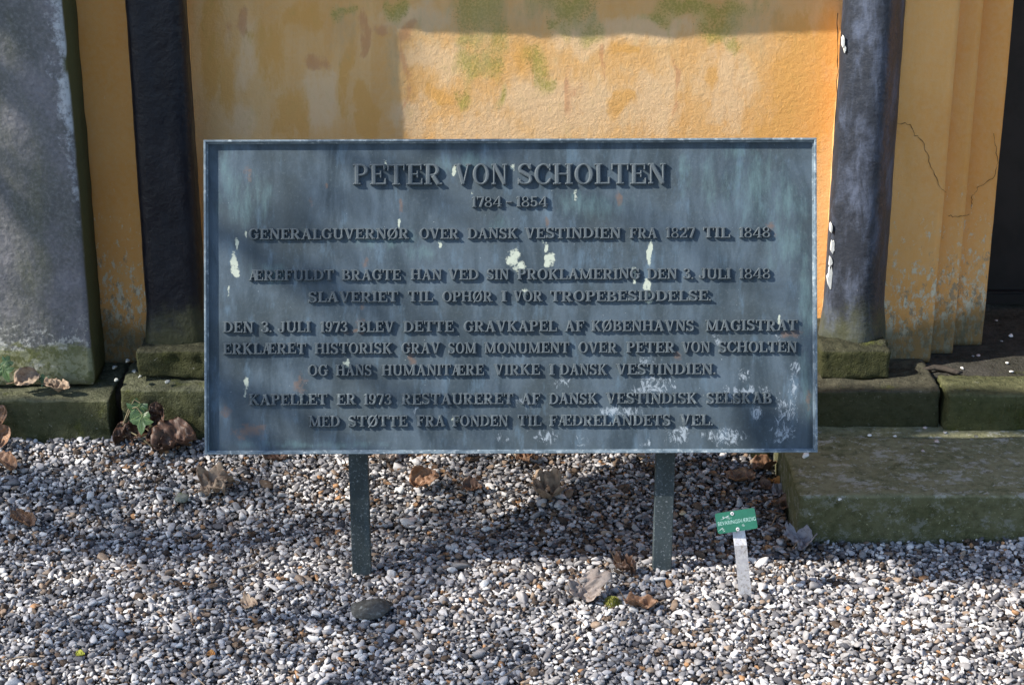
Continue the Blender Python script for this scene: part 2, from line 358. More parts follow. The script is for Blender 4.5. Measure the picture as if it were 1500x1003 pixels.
    ci = nt.nodes.new('GeometryNodeCollectionInfo'); ci.inputs[0].default_value = pcoll; ci.inputs['Separate Children'].default_value = True; ci.inputs['Reset Children'].default_value = True
    L = nt.links.new; L(gi.outputs[0], ip.inputs['Points']); L(ci.outputs[0], ip.inputs['Instance']); ip.inputs['Pick Instance'].default_value = True
    for nm, ty, so in (('prot', 'FLOAT_VECTOR', 'Rotation'), ('pscl', 'FLOAT_VECTOR', 'Scale'), ('pidx', 'INT', 'Instance Index')):
        na = nt.nodes.new('GeometryNodeInputNamedAttribute'); na.data_type = ty; na.inputs[0].default_value = nm; L(na.outputs[0], ip.inputs[so])
    L(ip.outputs[0], go.inputs[0]); md = o.modifiers.new('scatter', 'NODES'); md.node_group = nt
lay_gravel()

# ------------------------------------------------------------------ chapel facade
chapel = empty('burial_chapel', (0, 3.71, 0)); CO = Vector((0, 3.71, 0))
props(chapel, 'ochre plastered chapel front with black round columns and a black door behind the bronze sign', 'chapel')
def cpart(name, me, mat, smooth=False, parent=None, label=None):
    me.transform(Matrix.Translation(-CO)); o = link(name, me, mat, parent or chapel, smooth)
    if label: o['label'] = label
    return o
# niche wall between the columns
WY = 3.71
xs = np.arange(-.66, .681, .006); zs = np.arange(.1, 1.40, .006); X, Z = np.meshgrid(xs, zs, indexing='ij')
P = np.stack([X, np.full_like(X, WY), Z], -1)
Yd = (fbm(P, 3, 3, 5)-.5)*.006+(fbm(P*np.array([1, 1, 1.3]), 60, 2, 6)-.5)*.0005
P[..., 1] += Yd; nz = len(zs); nv = len(xs)*nz
fr = P.reshape(-1, 3); bk = np.array([[-.66, 3.83, .1], [.68, 3.83, .1], [.68, 3.83, 1.396], [-.66, 3.83, 1.396]])
Fw = [(i*nz+j, (i+1)*nz+j, (i+1)*nz+j+1, i*nz+j+1) for i in range(len(xs)-1) for j in range(nz-1)] + [(nv, nv+3, nv+2, nv+1)]
me = mesh('wall', np.vstack([fr, bk]), Fw)
U, Vv = proj(np.vstack([fr, bk]))
def blobs(L, U=U, Vv=Vv, n=None):
    r = np.zeros_like(U)
    for cx, cy, rx, ry in L: r = np.maximum(r, 1-.5*(((U-cx)/rx)**2+((Vv-cy)/ry)**2))
    return np.clip(r, 0, 1)
nb = fbm(np.column_stack([U/22, Vv/60, U*0]), 1, 4, 8); Uw = U+(nb-.5)*46; Vw_ = Vv+(fbm(np.column_stack([U/25, Vv/45, U*0+4]), 1, 4, 9)-.5)*60
for nm, L in (('rust', [(528, 30, 9, 26), (529, 65, 4, 20), (598, 55, 14, 16), (592, 95, 7, 34), (592, 150, 3, 30), (610, 45, 9, 10), (462, 88, 14, 14), (838, 135, 9, 40), (990, 115, 7, 36), (993, 158, 6, 18), (780, 110, 7, 22), (880, 90, 6, 30), (350, 40, 12, 20), (555, 30, 12, 12)]),
              ('ochre', [(428, 165, 24, 50), (538, 150, 13, 28), (535, 190, 14, 20), (440, 32, 30, 24), (508, 110, 12, 55), (400, 70, 20, 45), (1165, 110, 32, 75), (1195, 160, 30, 65), (1150, 190, 40, 30), (910, 75, 18, 9), (912, 146, 20, 12), (640, 140, 25, 12), (1150, 45, 25, 20), (1210, 60, 18, 40), (340, 120, 12, 60), (310, 80, 14, 80), (770, 80, 14, 40), (1040, 120, 10, 28)]),
              ('green', [(700, 18, 42, 34), (735, 45, 18, 28), (680, 60, 22, 16), (683, 98, 26, 22), (718, 85, 20, 26), (672, 140, 8, 16), (830, 8, 48, 22), (868, 38, 16, 20), (1000, 10, 40, 14), (1055, 12, 55, 18), (1050, 40, 38, 20), (960, 22, 24, 10), (790, 95, 16, 30), (502, 12, 18, 8), (815, 45, 12, 18), (1075, 68, 18, 8), (800, 120, 16, 16), (490, 20, 12, 16), (580, 10, 12, 20), (735, 140, 8, 20)]),
              ('pale', [(640, 95, 50, 30), (700, 190, 80, 30), (820, 150, 120, 50), (1060, 120, 40, 70), (960, 150, 50, 60), (470, 150, 22, 60), (600, 170, 34, 40), (360, 90, 24, 60), (940, 40, 90, 22), (610, 25, 60, 22), (350, 180, 20, 30), (860, 50, 60, 30)]),
              ('grey', [(700, 50, 50, 60), (580, 70, 20, 60), (860, 30, 30, 30), (500, 50, 20, 50), (1100, 40, 60, 40), (650, 40, 60, 40), (760, 30, 80, 40)])):
    attr(me, nm, blobs(L, Uw, Vw_))
wallo = cpart('wall', me, PL, True)
# plaster cracks: thin recessed ridges standing proud of the wall (lips of the crack)
def crack(pts, y, w=.0011):
    bm = bmesh.new(); q = []
    for (a, b), (c, d) in zip(pts, pts[1:]):
        for t in np.linspace(0, 1, 8)[:-1]: q.append((a+(c-a)*t+rng.normal(0, .9), b+(d-b)*t+rng.normal(0, .9)))
    q.append(pts[-1]); tube(bm, [on_y(a, b, y) for a, b in q], [w*rng.uniform(.2, .65) for _ in q], 5); return bm_mesh('crack', bm)
CRK = mat_simple('crack_shadow_dirt', [(.05, .035, .02), (.10, .06, .03)], 80, .95, .1)

# right bright reveal (wall turning out to the column) and left reveal, upper wall, ledge
for sx, nm in ((.652, 'reveal'), (-.642, 'reveal')):
    s = 1 if sx > 0 else -1
    me = rough_box('reveal', min(sx, sx+s*.05), max(sx, sx+s*.05), 3.625, 3.80, .16, 1.9, .012, .004, .0025, 30, 3)
    [attr(me, a, np.zeros(len(me.vertices))) for a in ('rust', 'ochre', 'green', 'pale', 'grey')]
    cpart('reveal', me, PL, True)
me = rough_box('ledge', -.635, .648, 3.612, 3.80, 1.098, 1.17, .014, .006, .0055, 14, 21, .0)
cpart('ledge', me, PLF, True)
bm = bmesh.new(); box_bm(bm, -1.9, 2.6, 3.70, 4.3, 1.9, 2.6); cpart('upper_wall', bm_mesh('upper_wall', bm), PLF)
bm = bmesh.new(); box_bm(bm, -.66, .68, 3.74, 3.84, 1.41, 1.9); cpart('upper_wall', bm_mesh('upper_wall', bm), PLF)

# black engaged columns
def column(cx, cy, r0, r1, seed, mt, pw, ro):
    n, segs = 120, 56; zz = np.linspace(.215, 1.89, n); th = np.linspace(0, 2*math.pi, segs, endpoint=False)
    T, Zc = np.meshgrid(th, zz); r = r0+(r1-r0)*sst(.2, 1.0, Zc)+.007*sst(.30, .22, Zc)
    r = r/1.10/((np.abs(np.cos(T-ro))**pw+np.abs(np.sin(T-ro))**pw)**(1/pw))*.985; P = np.stack([np.cos(T)*r, np.sin(T)*r, Zc], -1)
    # slightly squared front so the lit face ends in a soft arris
    d = (fbm(P+seed, 9, 3, 2)-.5)*.0015+(fbm(P+seed, 50, 3, 4)-.5)*.0022
    P[..., 0] += np.cos(T)*d+cx; P[..., 1] += np.sin(T)*d+cy
    V = P.reshape(-1, 3); Fc = [(i*segs+k, i*segs+(k+1) % segs, (i+1)*segs+(k+1) % segs, (i+1)*segs+k) for i in range(n-1) for k in range(segs)]
    c = cpart('column', mesh('column', V, Fc), mt, True); return c
CR = column(.7005, 3.63, .0618, .0600, 3., BLK_SUN, 3.4, -.62); CL = column(-.688, 3.63, .0650, .0625, 8., BLK_SHADE, 5., .08)
for c, x0, x1, sd in ((CR, .622, .762, 1), (CL, -.755, -.605, 7)):
    me = rough_box('column_base', x0, x1, 3.52, 3.72, .168, .228, .006, .005, .006, 45, sd, .003)
    cpart('column_base', me, ST_BASE, True)
# white chipped paint flakes left of the right column and the peeled lip
FLK = mat_simple('chipped_white_plaster', [(.62, .63, .60), (.72, .72, .70)], 50, .85, .2)
for (x, y, w, h) in ((1221, 362, 4, 13), (1218, 385, 3.5, 12), (1217, 408, 5, 20), (1237, 62, 2.2, 8), (1239, 73, 2, 5), (1205+14, 335, 2, 7)):
    bm = bmesh.new(); c = on_y(x-1, y, 3.600); r = []
    for k in range(14):
        a = 2*math.pi*k/14; j = rng.uniform(.65, 1.2); r.append(c+Vector((math.cos(a)*w*.75*j/790, 0, math.sin(a)*h*j/790)))
    f = bm.faces.new([bm.verts.new(p) for p in r]); e = bmesh.ops.extrude_face_region(bm, geom=[f])
    bmesh.ops.translate(bm, verts=[v for v in e['geom'] if isinstance(v, bmesh.types.BMVert)], vec=(0, .02, 0))
    cpart('paint_flake', bm_mesh('paint_flake', bm), FLK)

# ochre pilasters and door jamb steps
def pil(x0, x1, y0, z0, seed, y1=4.0):
    me = rough_box('pilaster', x0, x1, y0, y1, z0, 1.89, .014, .003, .0009, 30, seed); return cpart('pilaster', me, PLF, True)
pil(-.90, -.72, 3.655, .15, 31, 3.8); pil(.735, .868, 3.630, .16, 32); pil(.860, .926, 3.682, .16, 33); pil(.918, .999, 3.732, .16, 34)
pil(1.86, 2.35, 3.632, .16, 35)
for pts, y in (([(1313, 181), (1334, 183), (1340, 195), (1352, 208), (1363, 240), (1377, 275), (1386, 282)], 3.6285), ([(1456, 196), (1461, 235), (1458, 258), (1432, 276), (1424, 290), (1423, 306)], 3.729), ([(1389, 316), (1403, 318), (1420, 314)], 3.680)):
    cpart('crack', crack(pts, y), CRK)
for pts in ([(1228, 20), (1226, 120), (1221, 240), (1216, 360)],): cpart('crack', crack(pts, 3.6225, .0022), CRK)
# door
bm = bmesh.new(); box_bm(bm, .96, 1.9, 3.985, 4.03, .17, 1.9); door = cpart('door', bm_mesh('door', bm), DOORM)
for a in ((1.75, 1.86, .2, 1.89), (.97, 1.75, .17, .20), (.97, 1.75, 1.0, 1.12)):
    bm = bmesh.new(); box_bm(bm, a[0], a[1], 3.962, 3.984, a[2], a[3], .004); cpart('door_rail', bm_mesh('door_rail', bm), DOORM)
# plinth stones
def stone(x0, x1, y0, y1, z0, z1, mat, seed, name='plinth_stone', big=.003, r=.006, amp=.006, label=None):
    me = rough_box(name, x0, x1, y0, y1, z0, z1, .008, r, amp, 38, seed, big); return cpart(name, me, mat, True, None, label)
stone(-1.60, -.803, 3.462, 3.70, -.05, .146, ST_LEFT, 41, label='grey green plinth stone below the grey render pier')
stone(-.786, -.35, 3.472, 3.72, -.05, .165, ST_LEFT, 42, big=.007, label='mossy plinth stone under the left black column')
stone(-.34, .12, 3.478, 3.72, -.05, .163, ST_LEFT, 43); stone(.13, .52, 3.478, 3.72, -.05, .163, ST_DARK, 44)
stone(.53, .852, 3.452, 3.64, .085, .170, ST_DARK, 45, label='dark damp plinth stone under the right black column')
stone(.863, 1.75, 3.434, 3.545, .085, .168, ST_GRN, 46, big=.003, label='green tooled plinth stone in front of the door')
# tooled grooves of that stone are real ridges
bm = bmesh.new()
for k in range(70):
    x = .875+k*.0122+rng.normal(0, .001)
    tube(bm, [(x+rng.normal(0, .001), 3.4335+rng.uniform(0, .002), z) for z in np.linspace(.108, .148, 5)], [.001, .0028, .0026, .0028, .001], 5)
cpart('tooled_ridge', bm_mesh('tooled_ridge', bm), ST_GRN, True)['kind'] = 'stuff'
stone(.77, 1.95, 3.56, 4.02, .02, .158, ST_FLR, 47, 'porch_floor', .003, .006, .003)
stone(-.86, -.74, 3.545, 3.70, .0, .135, SOIL, 48, 'packed_soil', .006, .02, .008)
for i, (px, py, s) in enumerate([(215, 517, 15), (196, 545, 12), (168, 538, 9), (186, 528, 8), (170, 556, 7), (246, 559, 8), (259, 518, 7), (205, 551, 7), (281, 512, 8)]):
    y = 3.50 if py > 550 else 3.56; p = on_y(px, py, y); me = pebble_mesh(20+i)
    o = link('mortar_chip', me, mat_simple('pale_mortar', [(.22, .23, .22), (.40, .42, .40)], 40, .9, .2) if i == 0 else bpy.data.materials['pale_mortar'], chapel)
    o.location = p-CO; o.scale = (s/760/2*1.2, .008, s/760/2*.75); o.rotation_euler = (0, rng.uniform(-.4, .4), 0)

# grey rendered pier on the left
me = rough_box('grey_pier', -1.50, -.846, 3.530, 3.652, .150, 2.2, .012, .006, .0025, 26, 51, .0)
co = np.array([v.co for v in me.vertices])
attr(me, 'edge', sst(-.92, -.852, co[:, 0])*sst(.4, .8, co[:, 2])*.55+sst(-.875, -.85, co[:, 0])*.3)
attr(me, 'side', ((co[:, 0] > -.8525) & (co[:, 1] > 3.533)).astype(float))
me.transform(Matrix.Translation((1.17, -3.58, -.15))); o = link('grey_pier', me, REN, smooth=True); o.location = (-1.17, 3.58, .15)
props(o, 'rough grey rendered pier with green stains at the left edge beside the ochre wall', 'pier')

# ------------------------------------------------------------------ low stone step on the right
step = empty('stone_step', (1.0, 3.3, 0)); props(step, 'broad low mossy sandstone step lying in the gravel before the chapel door', 'step')
def spart(name, me, mat, lab=None):
    me.transform(Matrix.Translation((-1.0, -3.3, 0))); o = link(name, me, mat, step, True)
    if lab: o['label'] = lab
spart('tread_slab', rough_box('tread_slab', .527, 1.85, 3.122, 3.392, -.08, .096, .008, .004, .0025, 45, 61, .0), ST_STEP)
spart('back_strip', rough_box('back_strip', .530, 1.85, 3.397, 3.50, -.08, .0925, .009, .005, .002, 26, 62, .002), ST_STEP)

# ------------------------------------------------------------------ bronze sign
DP = 3.24; S = DP/F            # metres per measured unit on the plate
PN = -FW; pc = Vector((0, 0, CAM_H))+ray(748, 434)*DP
plaq = empty('memorial_sign', (0, 3.0, 0)); props(plaq, 'large dark bronze memorial sign with raised Danish lettering on two posts in the gravel', 'sign')
PM = Matrix.Translation(pc-Vector((0, 3.0, 0))) @ Matrix((( 1, UP.x, PN.x), (0, UP.y, PN.y), (0, UP.z, PN.z))).to_4x4() @ Matrix.Rotation(R(.2), 4, 'Z')
def ppart(name, me, mat, smooth=False):
    o = link(name, me, mat, plaq, smooth); o.matrix_local = PM; return o
HW, HH = 447.5*S, 229.5*S
def lp(px, py): return (px-748)*S, (434-py)*S
nx_, ny_ = 420, 216
X, Y = np.meshgrid(np.linspace(-HW+.001, HW-.001, nx_), np.linspace(-HH+.001, HH-.001, ny_), indexing='ij')
P = np.stack([X, Y, X*0], -1); P[..., 2] = (fbm(P, 9, 3, 70)-.5)*.0012
fr = P.reshape(-1, 3); nv = len(fr); bk = np.array([[-HW+.001, -HH+.001, -.008], [HW-.001, -HH+.001, -.008], [HW-.001, HH-.001, -.008], [-HW+.001, HH-.001, -.008]])
Fp = [(i*ny_+j, (i+1)*ny_+j, (i+1)*ny_+j+1, i*ny_+j+1) for i in range(nx_-1) for j in range(ny_-1)]+[(nv, nv+3, nv+2, nv+1)]
me = mesh('plate', np.vstack([fr, bk]), Fp)
A = np.vstack([fr, bk]); U = A[:, 0]/S+748; Vp = 434-A[:, 1]/S
wn_ = fbm(np.column_stack([U/14, Vp/30, U*0]), 1, 4, 77); Uw = U+(wn_-.5)*14; Vw = Vp+(fbm(np.column_stack([U/9, Vp/9, U*0+3]), 1, 3, 78)-.5)*10
attr(me, 'white', blobs([(752, 378, 10, 13), (760, 392, 11, 12), (806, 380, 5, 13), (801, 362, 2.5, 8), (952, 375, 5, 16), (955, 363, 2.5, 8), (343, 385, 4, 18), (347, 355, 2.5, 12), (345, 398, 6, 7), (334, 425, 2.5, 9), (642, 356, 4, 6), (563, 240, 3.5, 5), (664, 248, 3, 8), (691, 282, 2.5, 6), (583, 326, 2.5, 9), (947, 425, 4, 18), (930, 405, 3, 12), (927, 395, 5, 8), (769, 428, 5, 8), (362, 560, 3, 14), (358, 574, 2.5, 8), (508, 532, 6, 8), (668, 613, 5, 6), (845, 285, 2, 8), (360, 342, 2, 6), (797, 355, 2, 5), (1140, 468, 3, 8), (950, 443, 6, 4), (748, 245, 2.5, 5), (305, 449, 2, 4)], Uw, Vw))
attr(me, 'scuff', np.clip(blobs([(960, 560, 40, 14), (950, 575, 30, 12), (1108, 605, 12, 12), (1090, 548, 14, 10), (1165, 540, 14, 16), (1160, 570, 12, 18), (1150, 600, 16, 26), (1000, 625, 10, 10), (990, 640, 18, 14), (800, 640, 22, 14), (850, 645, 16, 10), (1140, 490, 10, 20), (760, 590, 34, 12), (1050, 500, 16, 12), (730, 640, 14, 10), (825, 560, 14, 8), (610, 600, 8, 8), (1080, 480, 12, 6), (1145, 635, 20, 18), (900, 605, 40, 10), (1090, 575, 40, 10), (950, 650, 12, 6), (1060, 640, 30, 14), (950, 530, 24, 10)], Uw, Vw)*1.1+.35*sst(560, 1000, U)*sst(430, 620, Vp), 0, 1.4))
attr(me, 'rust', blobs([(585, 300, 5, 14), (536, 385, 5, 10), (604, 530, 8, 16), (600, 510, 4, 12), (437, 560, 14, 16), (365, 630, 30, 14), (527, 470, 8, 10), (530, 450, 4, 8), (800, 325, 4, 12), (457, 295, 4, 8), (363, 255, 7, 14), (480, 270, 4, 6), (1155, 490, 24, 8), (1185, 590, 5, 24), (905, 292, 6, 12), (990, 522, 8, 10), (330, 600, 14, 12), (520, 485, 20, 4), (420, 340, 16, 3), (1130, 340, 10, 14)], Uw, Vw))
attr(me, 'verd', np.clip(blobs([(1160, 300, 24, 34), (1150, 360, 30, 40), (1040, 270, 14, 40), (1005, 260, 10, 30), (1105, 245, 12, 26), (335, 270, 16, 50), (370, 300, 20, 30), (400, 400, 30, 16), (620, 370, 22, 12), (735, 330, 14, 16), (1180, 430, 12, 70), (1180, 560, 10, 80), (360, 290, 40, 40), (560, 350, 60, 14), (870, 300, 60, 20), (460, 650, 120, 6), (1110, 280, 50, 50), (680, 240, 50, 16), (1080, 225, 20, 12)], Uw, Vw)*.9, 0, 1))
plate = ppart('plate', me, BRZ, True)
# raised rim with an inner bead
BRM = mat_simple('rim_bronze', [(.07, .10, .125), (.15, .20, .24), (.30, .35, .38)], 45, .5, .5, .3, .0)
def rim_prof():
    bm = bmesh.new(); prof = [(0, -.009), (0, .0110), (.0008, .0120), (.0032, .0120), (.0042, .0108), (.0044, .0035), (.0062, .0030), (.0066, -.001)]
    lo = []
    for dx, z in prof:
        lo.append([bm.verts.new((sx*(HW-dx), sy*(HH-dx), z)) for sx, sy in ((-1, -1), (1, -1), (1, 1), (-1, 1))])
    for a, b in zip(lo, lo[1:]):
        for k in range(4): bm.faces.new((a[k], a[(k+1) % 4], b[(k+1) % 4], b[k]))
    a, b = lo[-1], lo[0]
    return bm_mesh('rim', bm)
ppart('rim', rim_prof(), BRM)
# posts: vertical from the ground, then bent back along the plate
for px0, px1 in ((510, 543), (960, 987)):
    cx = ((526.5 if px0 == 510 else 973)-750)*3.30/F; w = .0168 if px0 == 510 else .0168; bm = bmesh.new()
    path = [(Vector((cx, 3.0, -.12)), Vector((0, 1, 0))), (Vector((cx, 3.0, .258)), Vector((0, 1, 0))), (Vector((cx, 3.0, .27))+UP*.004, -PN), (Vector((cx, 3.0, .27))+UP*.45, -PN)]
    loops = []
    for p, n in path:
        n = n.normalized(); t = .010
        if n != Vector((0, 1, 0)): p = p+Vector((0, .0, 0))
        loops.append([bm.verts.new(p+Vector((sx*w, 0, 0))+n*sy*t) for sx, sy in ((-1, -1), (1, -1), (1, 1), (-1, 1))])
    for a, b in zip(loops, loops[1:]):
        for k in range(4): bm.faces.new((a[k], a[(k+1) % 4], b[(k+1) % 4], b[k]))
    bm.faces.new(loops[0][::-1]); bm.faces.new(loops[-1])
    bmesh.ops.bevel(bm, geom=[e for e in bm.edges], offset=.0012, segments=1, affect='EDGES')
    me = bm_mesh('post', bm); me.transform(Matrix.Translation((0, -3.0, 0))); link('post', me, PST, plaq)

# slab-serif letters, drawn as stroke outlines and raised as solids
class Gly:
    def __init__(s, w, t): s.w, s.t, s.sf, s.e, s.p = w, t, t*.92, .085, []
    def box(s, x0, y0, x1, y1): s.p.append(('b', (x0+x1)/2, (y0+y1)/2, abs(x1-x0)/2, abs(y1-y0)/2, 0.)); return s
    def seg(s, x0, y0, x1, y1, w):
        L = math.hypot(x1-x0, y1-y0); s.p.append(('b', (x0+x1)/2, (y0+y1)/2, L/2, w/2, math.atan2(y1-y0, x1-x0))); return s
    def stem(s, x, y0=0, y1=1, top=True, bot=True, w=None, l=1, r=1):
        w = w or s.w; s.box(x-w/2, y0, x+w/2, y1)
        if top: s.box(x-w/2-s.e*l, y1-s.sf, x+w/2+s.e*r, y1)
        if bot: s.box(x-w/2-s.e*l, y0, x+w/2+s.e*r, y0+s.sf)
        return s
    def arc(s, cx, cy, rx, ry, a0, a1, wh=None, wv=None, n=26):
        wh = wh or s.w; wv = wv or s.t; q = []
        for k in range(n+1):
            a = R(a0+(a1-a0)*k/n); q.append((cx+math.cos(a)*rx, cy+math.sin(a)*ry, (wh*math.cos(a)**2+wv*math.sin(a)**2)/2))
        s.p.append(('c', np.array(q))); return s
def glyph(ch, w, t):
    g = Gly(w, t); e, sf = g.e, g.sf; x1 = e+w/2; b = g.box
    def A(ox=0, wd=.92):
        m = ox+wd/2; g.seg(ox+.15, 0, m-.01, .99, t*1.05); g.seg(m-.02, .99, ox+wd-.17, 0, w*1.05); b(m-.16, 1-sf, m+.06, 1); b(ox+.24, .29, ox+wd-.24, .29+t)
        b(ox, 0, ox+.30, sf); b(ox+wd-.36, 0, ox+wd, sf)
    if ch == 'I': g.stem(x1); W = w+2*e
    elif ch == 'H': g.stem(x1); g.stem(x1+.58); b(x1, .45, x1+.58, .45+t); W = .58+w+2*e
    elif ch in 'EF':
        g.stem(x1, r=.4 if ch == 'E' else 1, l=1); b(x1, 1-t, .74, 1); b(.74-t*.8, .70, .74, 1); b(x1, .46, .56, .46+t); b(.56-t*.7, .34, .56, .68)
        if ch == 'E': b(x1, 0, .78, t); b(.78-t*.8, 0, .78, .32)
        W = .78 if ch == 'E' else .74
    elif ch == 'L': g.stem(x1); b(x1, 0, .74, t); b(.74-t*.8, 0, .74, .36); W = .74
    elif ch == 'T': g.stem(.42, top=False); b(0, 1-t, .84, 1); b(0, .68, t*.8, 1); b(.84-t*.8, .68, .84, 1); W = .84
    elif ch == 'D': g.stem(x1, r=.2); g.arc(x1+.16, .5, .42, .5-t/2, -90, 90); b(x1, 0, x1+.18, t); b(x1, 1-t, x1+.18, 1); W = x1+.58+w/2
    elif ch in 'PR':
        g.stem(x1); g.arc(x1+.2, .71, .25, .29-t/2, -90, 90, w*.95); b(x1, 1-t, x1+.22, 1); b(x1, .42, x1+.22, .42+t)
        if ch == 'R': g.seg(x1+.22, .46, x1+.5, .02, w); b(x1+.42, 0, x1+.68, sf); W = x1+.68
        else: W = x1+.45+w/2
    elif ch == 'B': g.stem(x1, r=.2); g.arc(x1+.19, .745, .22, .255-t/2, -90, 90, w*.9); g.arc(x1+.21, .265, .28, .265-t/2, -90, 90, w); [b(x1, y, x1+.22, y+t) for y in (0, .49-t/4, 1-t)]; W = x1+.49+w/2
    elif ch in 'OØ':
        g.arc(.46, .5, .46-w/2, .52-t/2, 0, 360, n=40); W = .92
        if ch == 'Ø': g.seg(.10, -.07, .82, 1.07, t)
    elif ch in 'CG':
        g.arc(.46, .5, .46-w/2, .52-t/2, 45, 318 if ch == 'C' else 330, n=36); b(.80-t*.8, .66, .80, 1.0); W = .84
        if ch == 'G': b(.80-w*.85, .06, .80, .45); b(.50, .42, .90, .42+sf); W = .90
        else: g.arc(.46, .5, .46-w/2, .52-t/2, 318, 330, t, t)
    elif ch == 'S':
        g.arc(.36, .735, .36-w*.5, .275-t/2, 20, 215, w*.85); g.arc(.36, .255, .38-w*.5, .275-t/2, -158, 35, w*.85)
        g.seg(.10, .66, .66, .36, w*.92); b(.66-t*.7, .70, .66, 1.0); b(0.0, .0, t*.7, .31); W = .74
    elif ch == 'U': g.stem(x1, .3, bot=False); g.stem(x1+.54, .3, bot=False, w=t*1.15); g.arc(x1+.27, .33, .27, .35-t/2, 180, 360, w, t*1.2); W = .54+w/2+t/2+2*e+.02
    elif ch == 'J': g.stem(.38, .25, bot=False); g.arc(.20, .25, .18, .27-t/2, 180, 360, w*.9); W = .38+w/2+e
    elif ch == 'A': A(); W = .92
    elif ch == 'Æ': A(0, .86); g.stem(.72, l=.1, r=.1); b(.44, 1-t, 1.22, 1); b(1.22-t*.8, .7, 1.22, 1); b(.72, .46, 1.06, .46+t); b(1.06-t*.7, .34, 1.06, .68); b(.72, 0, 1.26, t); b(1.26-t*.8, 0, 1.26, .32); W = 1.26
    elif ch == 'V': g.seg(.17, 1, .46, 0.02, w*1.05); g.seg(.47, .02, .74, 1, t*1.05); b(.36, 0, .54, t); b(0, 1-sf, .36, 1); b(.60, 1-sf, .90, 1); W = .90
    elif ch == 'N': g.stem(x1-.02, w=t*1.1, l=1, r=.6); g.stem(x1+.56, bot=False, w=t*1.1); g.seg(x1, .97, x1+.56, .03, w*1.05); b(x1-.02-e-t/2, 1-sf, x1+.1, 1); W = x1+.56+t/2+e
    elif ch == 'M': g.stem(x1-.02, w=t*1.1, top=False); g.stem(x1+.76, top=False, w=w); g.seg(x1-.01, .98, x1+.38, .06, w*.95); g.seg(x1+.38, .06, x1+.74, .98, t*1.05); b(0, 1-sf, x1+.1, 1); b(x1+.64, 1-sf, x1+.76+w/2+e, 1); W = x1+.76+w/2+e
    elif ch == 'K': g.stem(x1); g.seg(x1, .40, x1+.52, .98, t*1.1); g.seg(x1+.18, .56, x1+.55, .02, w); b(x1+.36, 1-sf, x1+.66, 1); b(x1+.40, 0, x1+.70, sf); W = x1+.70
    elif ch == '.': g.arc(.1, .1, .03, .03, 0, 360, .14, .14); W = .2
    elif ch == '-': b(0, .40, .5, .40+t*1.2); W = .5
    elif ch == '1': g.stem(.27, top=False); g.seg(.06, .80, .27, .96, t*1.1); W = .27+w/2+e
    elif ch == '2': g.arc(.34, .72, .34-w*.45, .28-t/2, -35, 165, w*.9); g.seg(.56, .56, .08, .10, t*1.35); b(.0, 0, .68, t*1.25); b(.68-t*.7, 0, .68, .28); W = .68
    elif ch == '3': g.arc(.30, .755, .27-w*.3, .245-t/2, -90, 155, w*.85); g.arc(.30, .27, .34-w*.4, .27-t/2, -155, 90, w*.95); b(.24, .49, .36, .49+t*.8); W = .66
    elif ch == '4': g.stem(.56, top=False, w=w*.85); g.seg(.54, .99, .05, .30, t*.85); b(0, .21, .80, .21+t*.8); W = .80
    elif ch == '5': g.arc(.31, .32, .36-w*.5, .32-t/2, -150, 140, w*.92); b(.09, .5, .09+t, 1); b(.09, 1-t*1.3, .60, 1); W = .68
    elif ch == '7': b(0, 1-t*1.3, .66, 1); b(0, .68, t*.7, 1); g.seg(.60, .92, .28, 0, w*.95); W = .66
    elif ch == '8': g.arc(.35, .75, .29-w*.3, .25-t*.4, 0, 360, w*.66, t*.8); g.arc(.36, .265, .37-w*.42, .265-t*.4, 0, 360, w*.76, t*.8); W = .74
    elif ch == '9': g.arc(.34, .66, .34-w*.5, .34-t/2, 0, 360, w*.95); g.seg(.60, .60, .40, .05, w*.9); g.arc(.30, .22, .22, .22-t/2, 200, 300, w*.8); W = .68
    return g.p, W
def sdf(prims, X, Y):
    d = np.full(X.shape, 9.)
    for p in prims:
        if p[0] == 'b':
            _, cx, cy, hx, hy, a = p; ca, sa = math.cos(a), math.sin(a); u = np.abs((X-cx)*ca+(Y-cy)*sa)-hx; v = np.abs(-(X-cx)*sa+(Y-cy)*ca)-hy
            q = np.hypot(np.maximum(u, 0), np.maximum(v, 0))+np.minimum(np.maximum(u, v), 0)
        else:
            Q = p[1]; q = np.full(X.shape, 9.)
            for (ax, ay, ra), (bx, by, rb) in zip(Q, Q[1:]):
                dx, dy = bx-ax, by-ay; h = np.clip(((X-ax)*dx+(Y-ay)*dy)/(dx*dx+dy*dy+1e-12), 0, 1)
                q = np.minimum(q, np.hypot(X-ax-dx*h, Y-ay-dy*h)-(ra+(rb-ra)*h))
        k = .022; h = np.clip(.5+.5*(d-q)/k, 0, 1); d = d*(1-h)+q*h-k*h*(1-h)
    return d
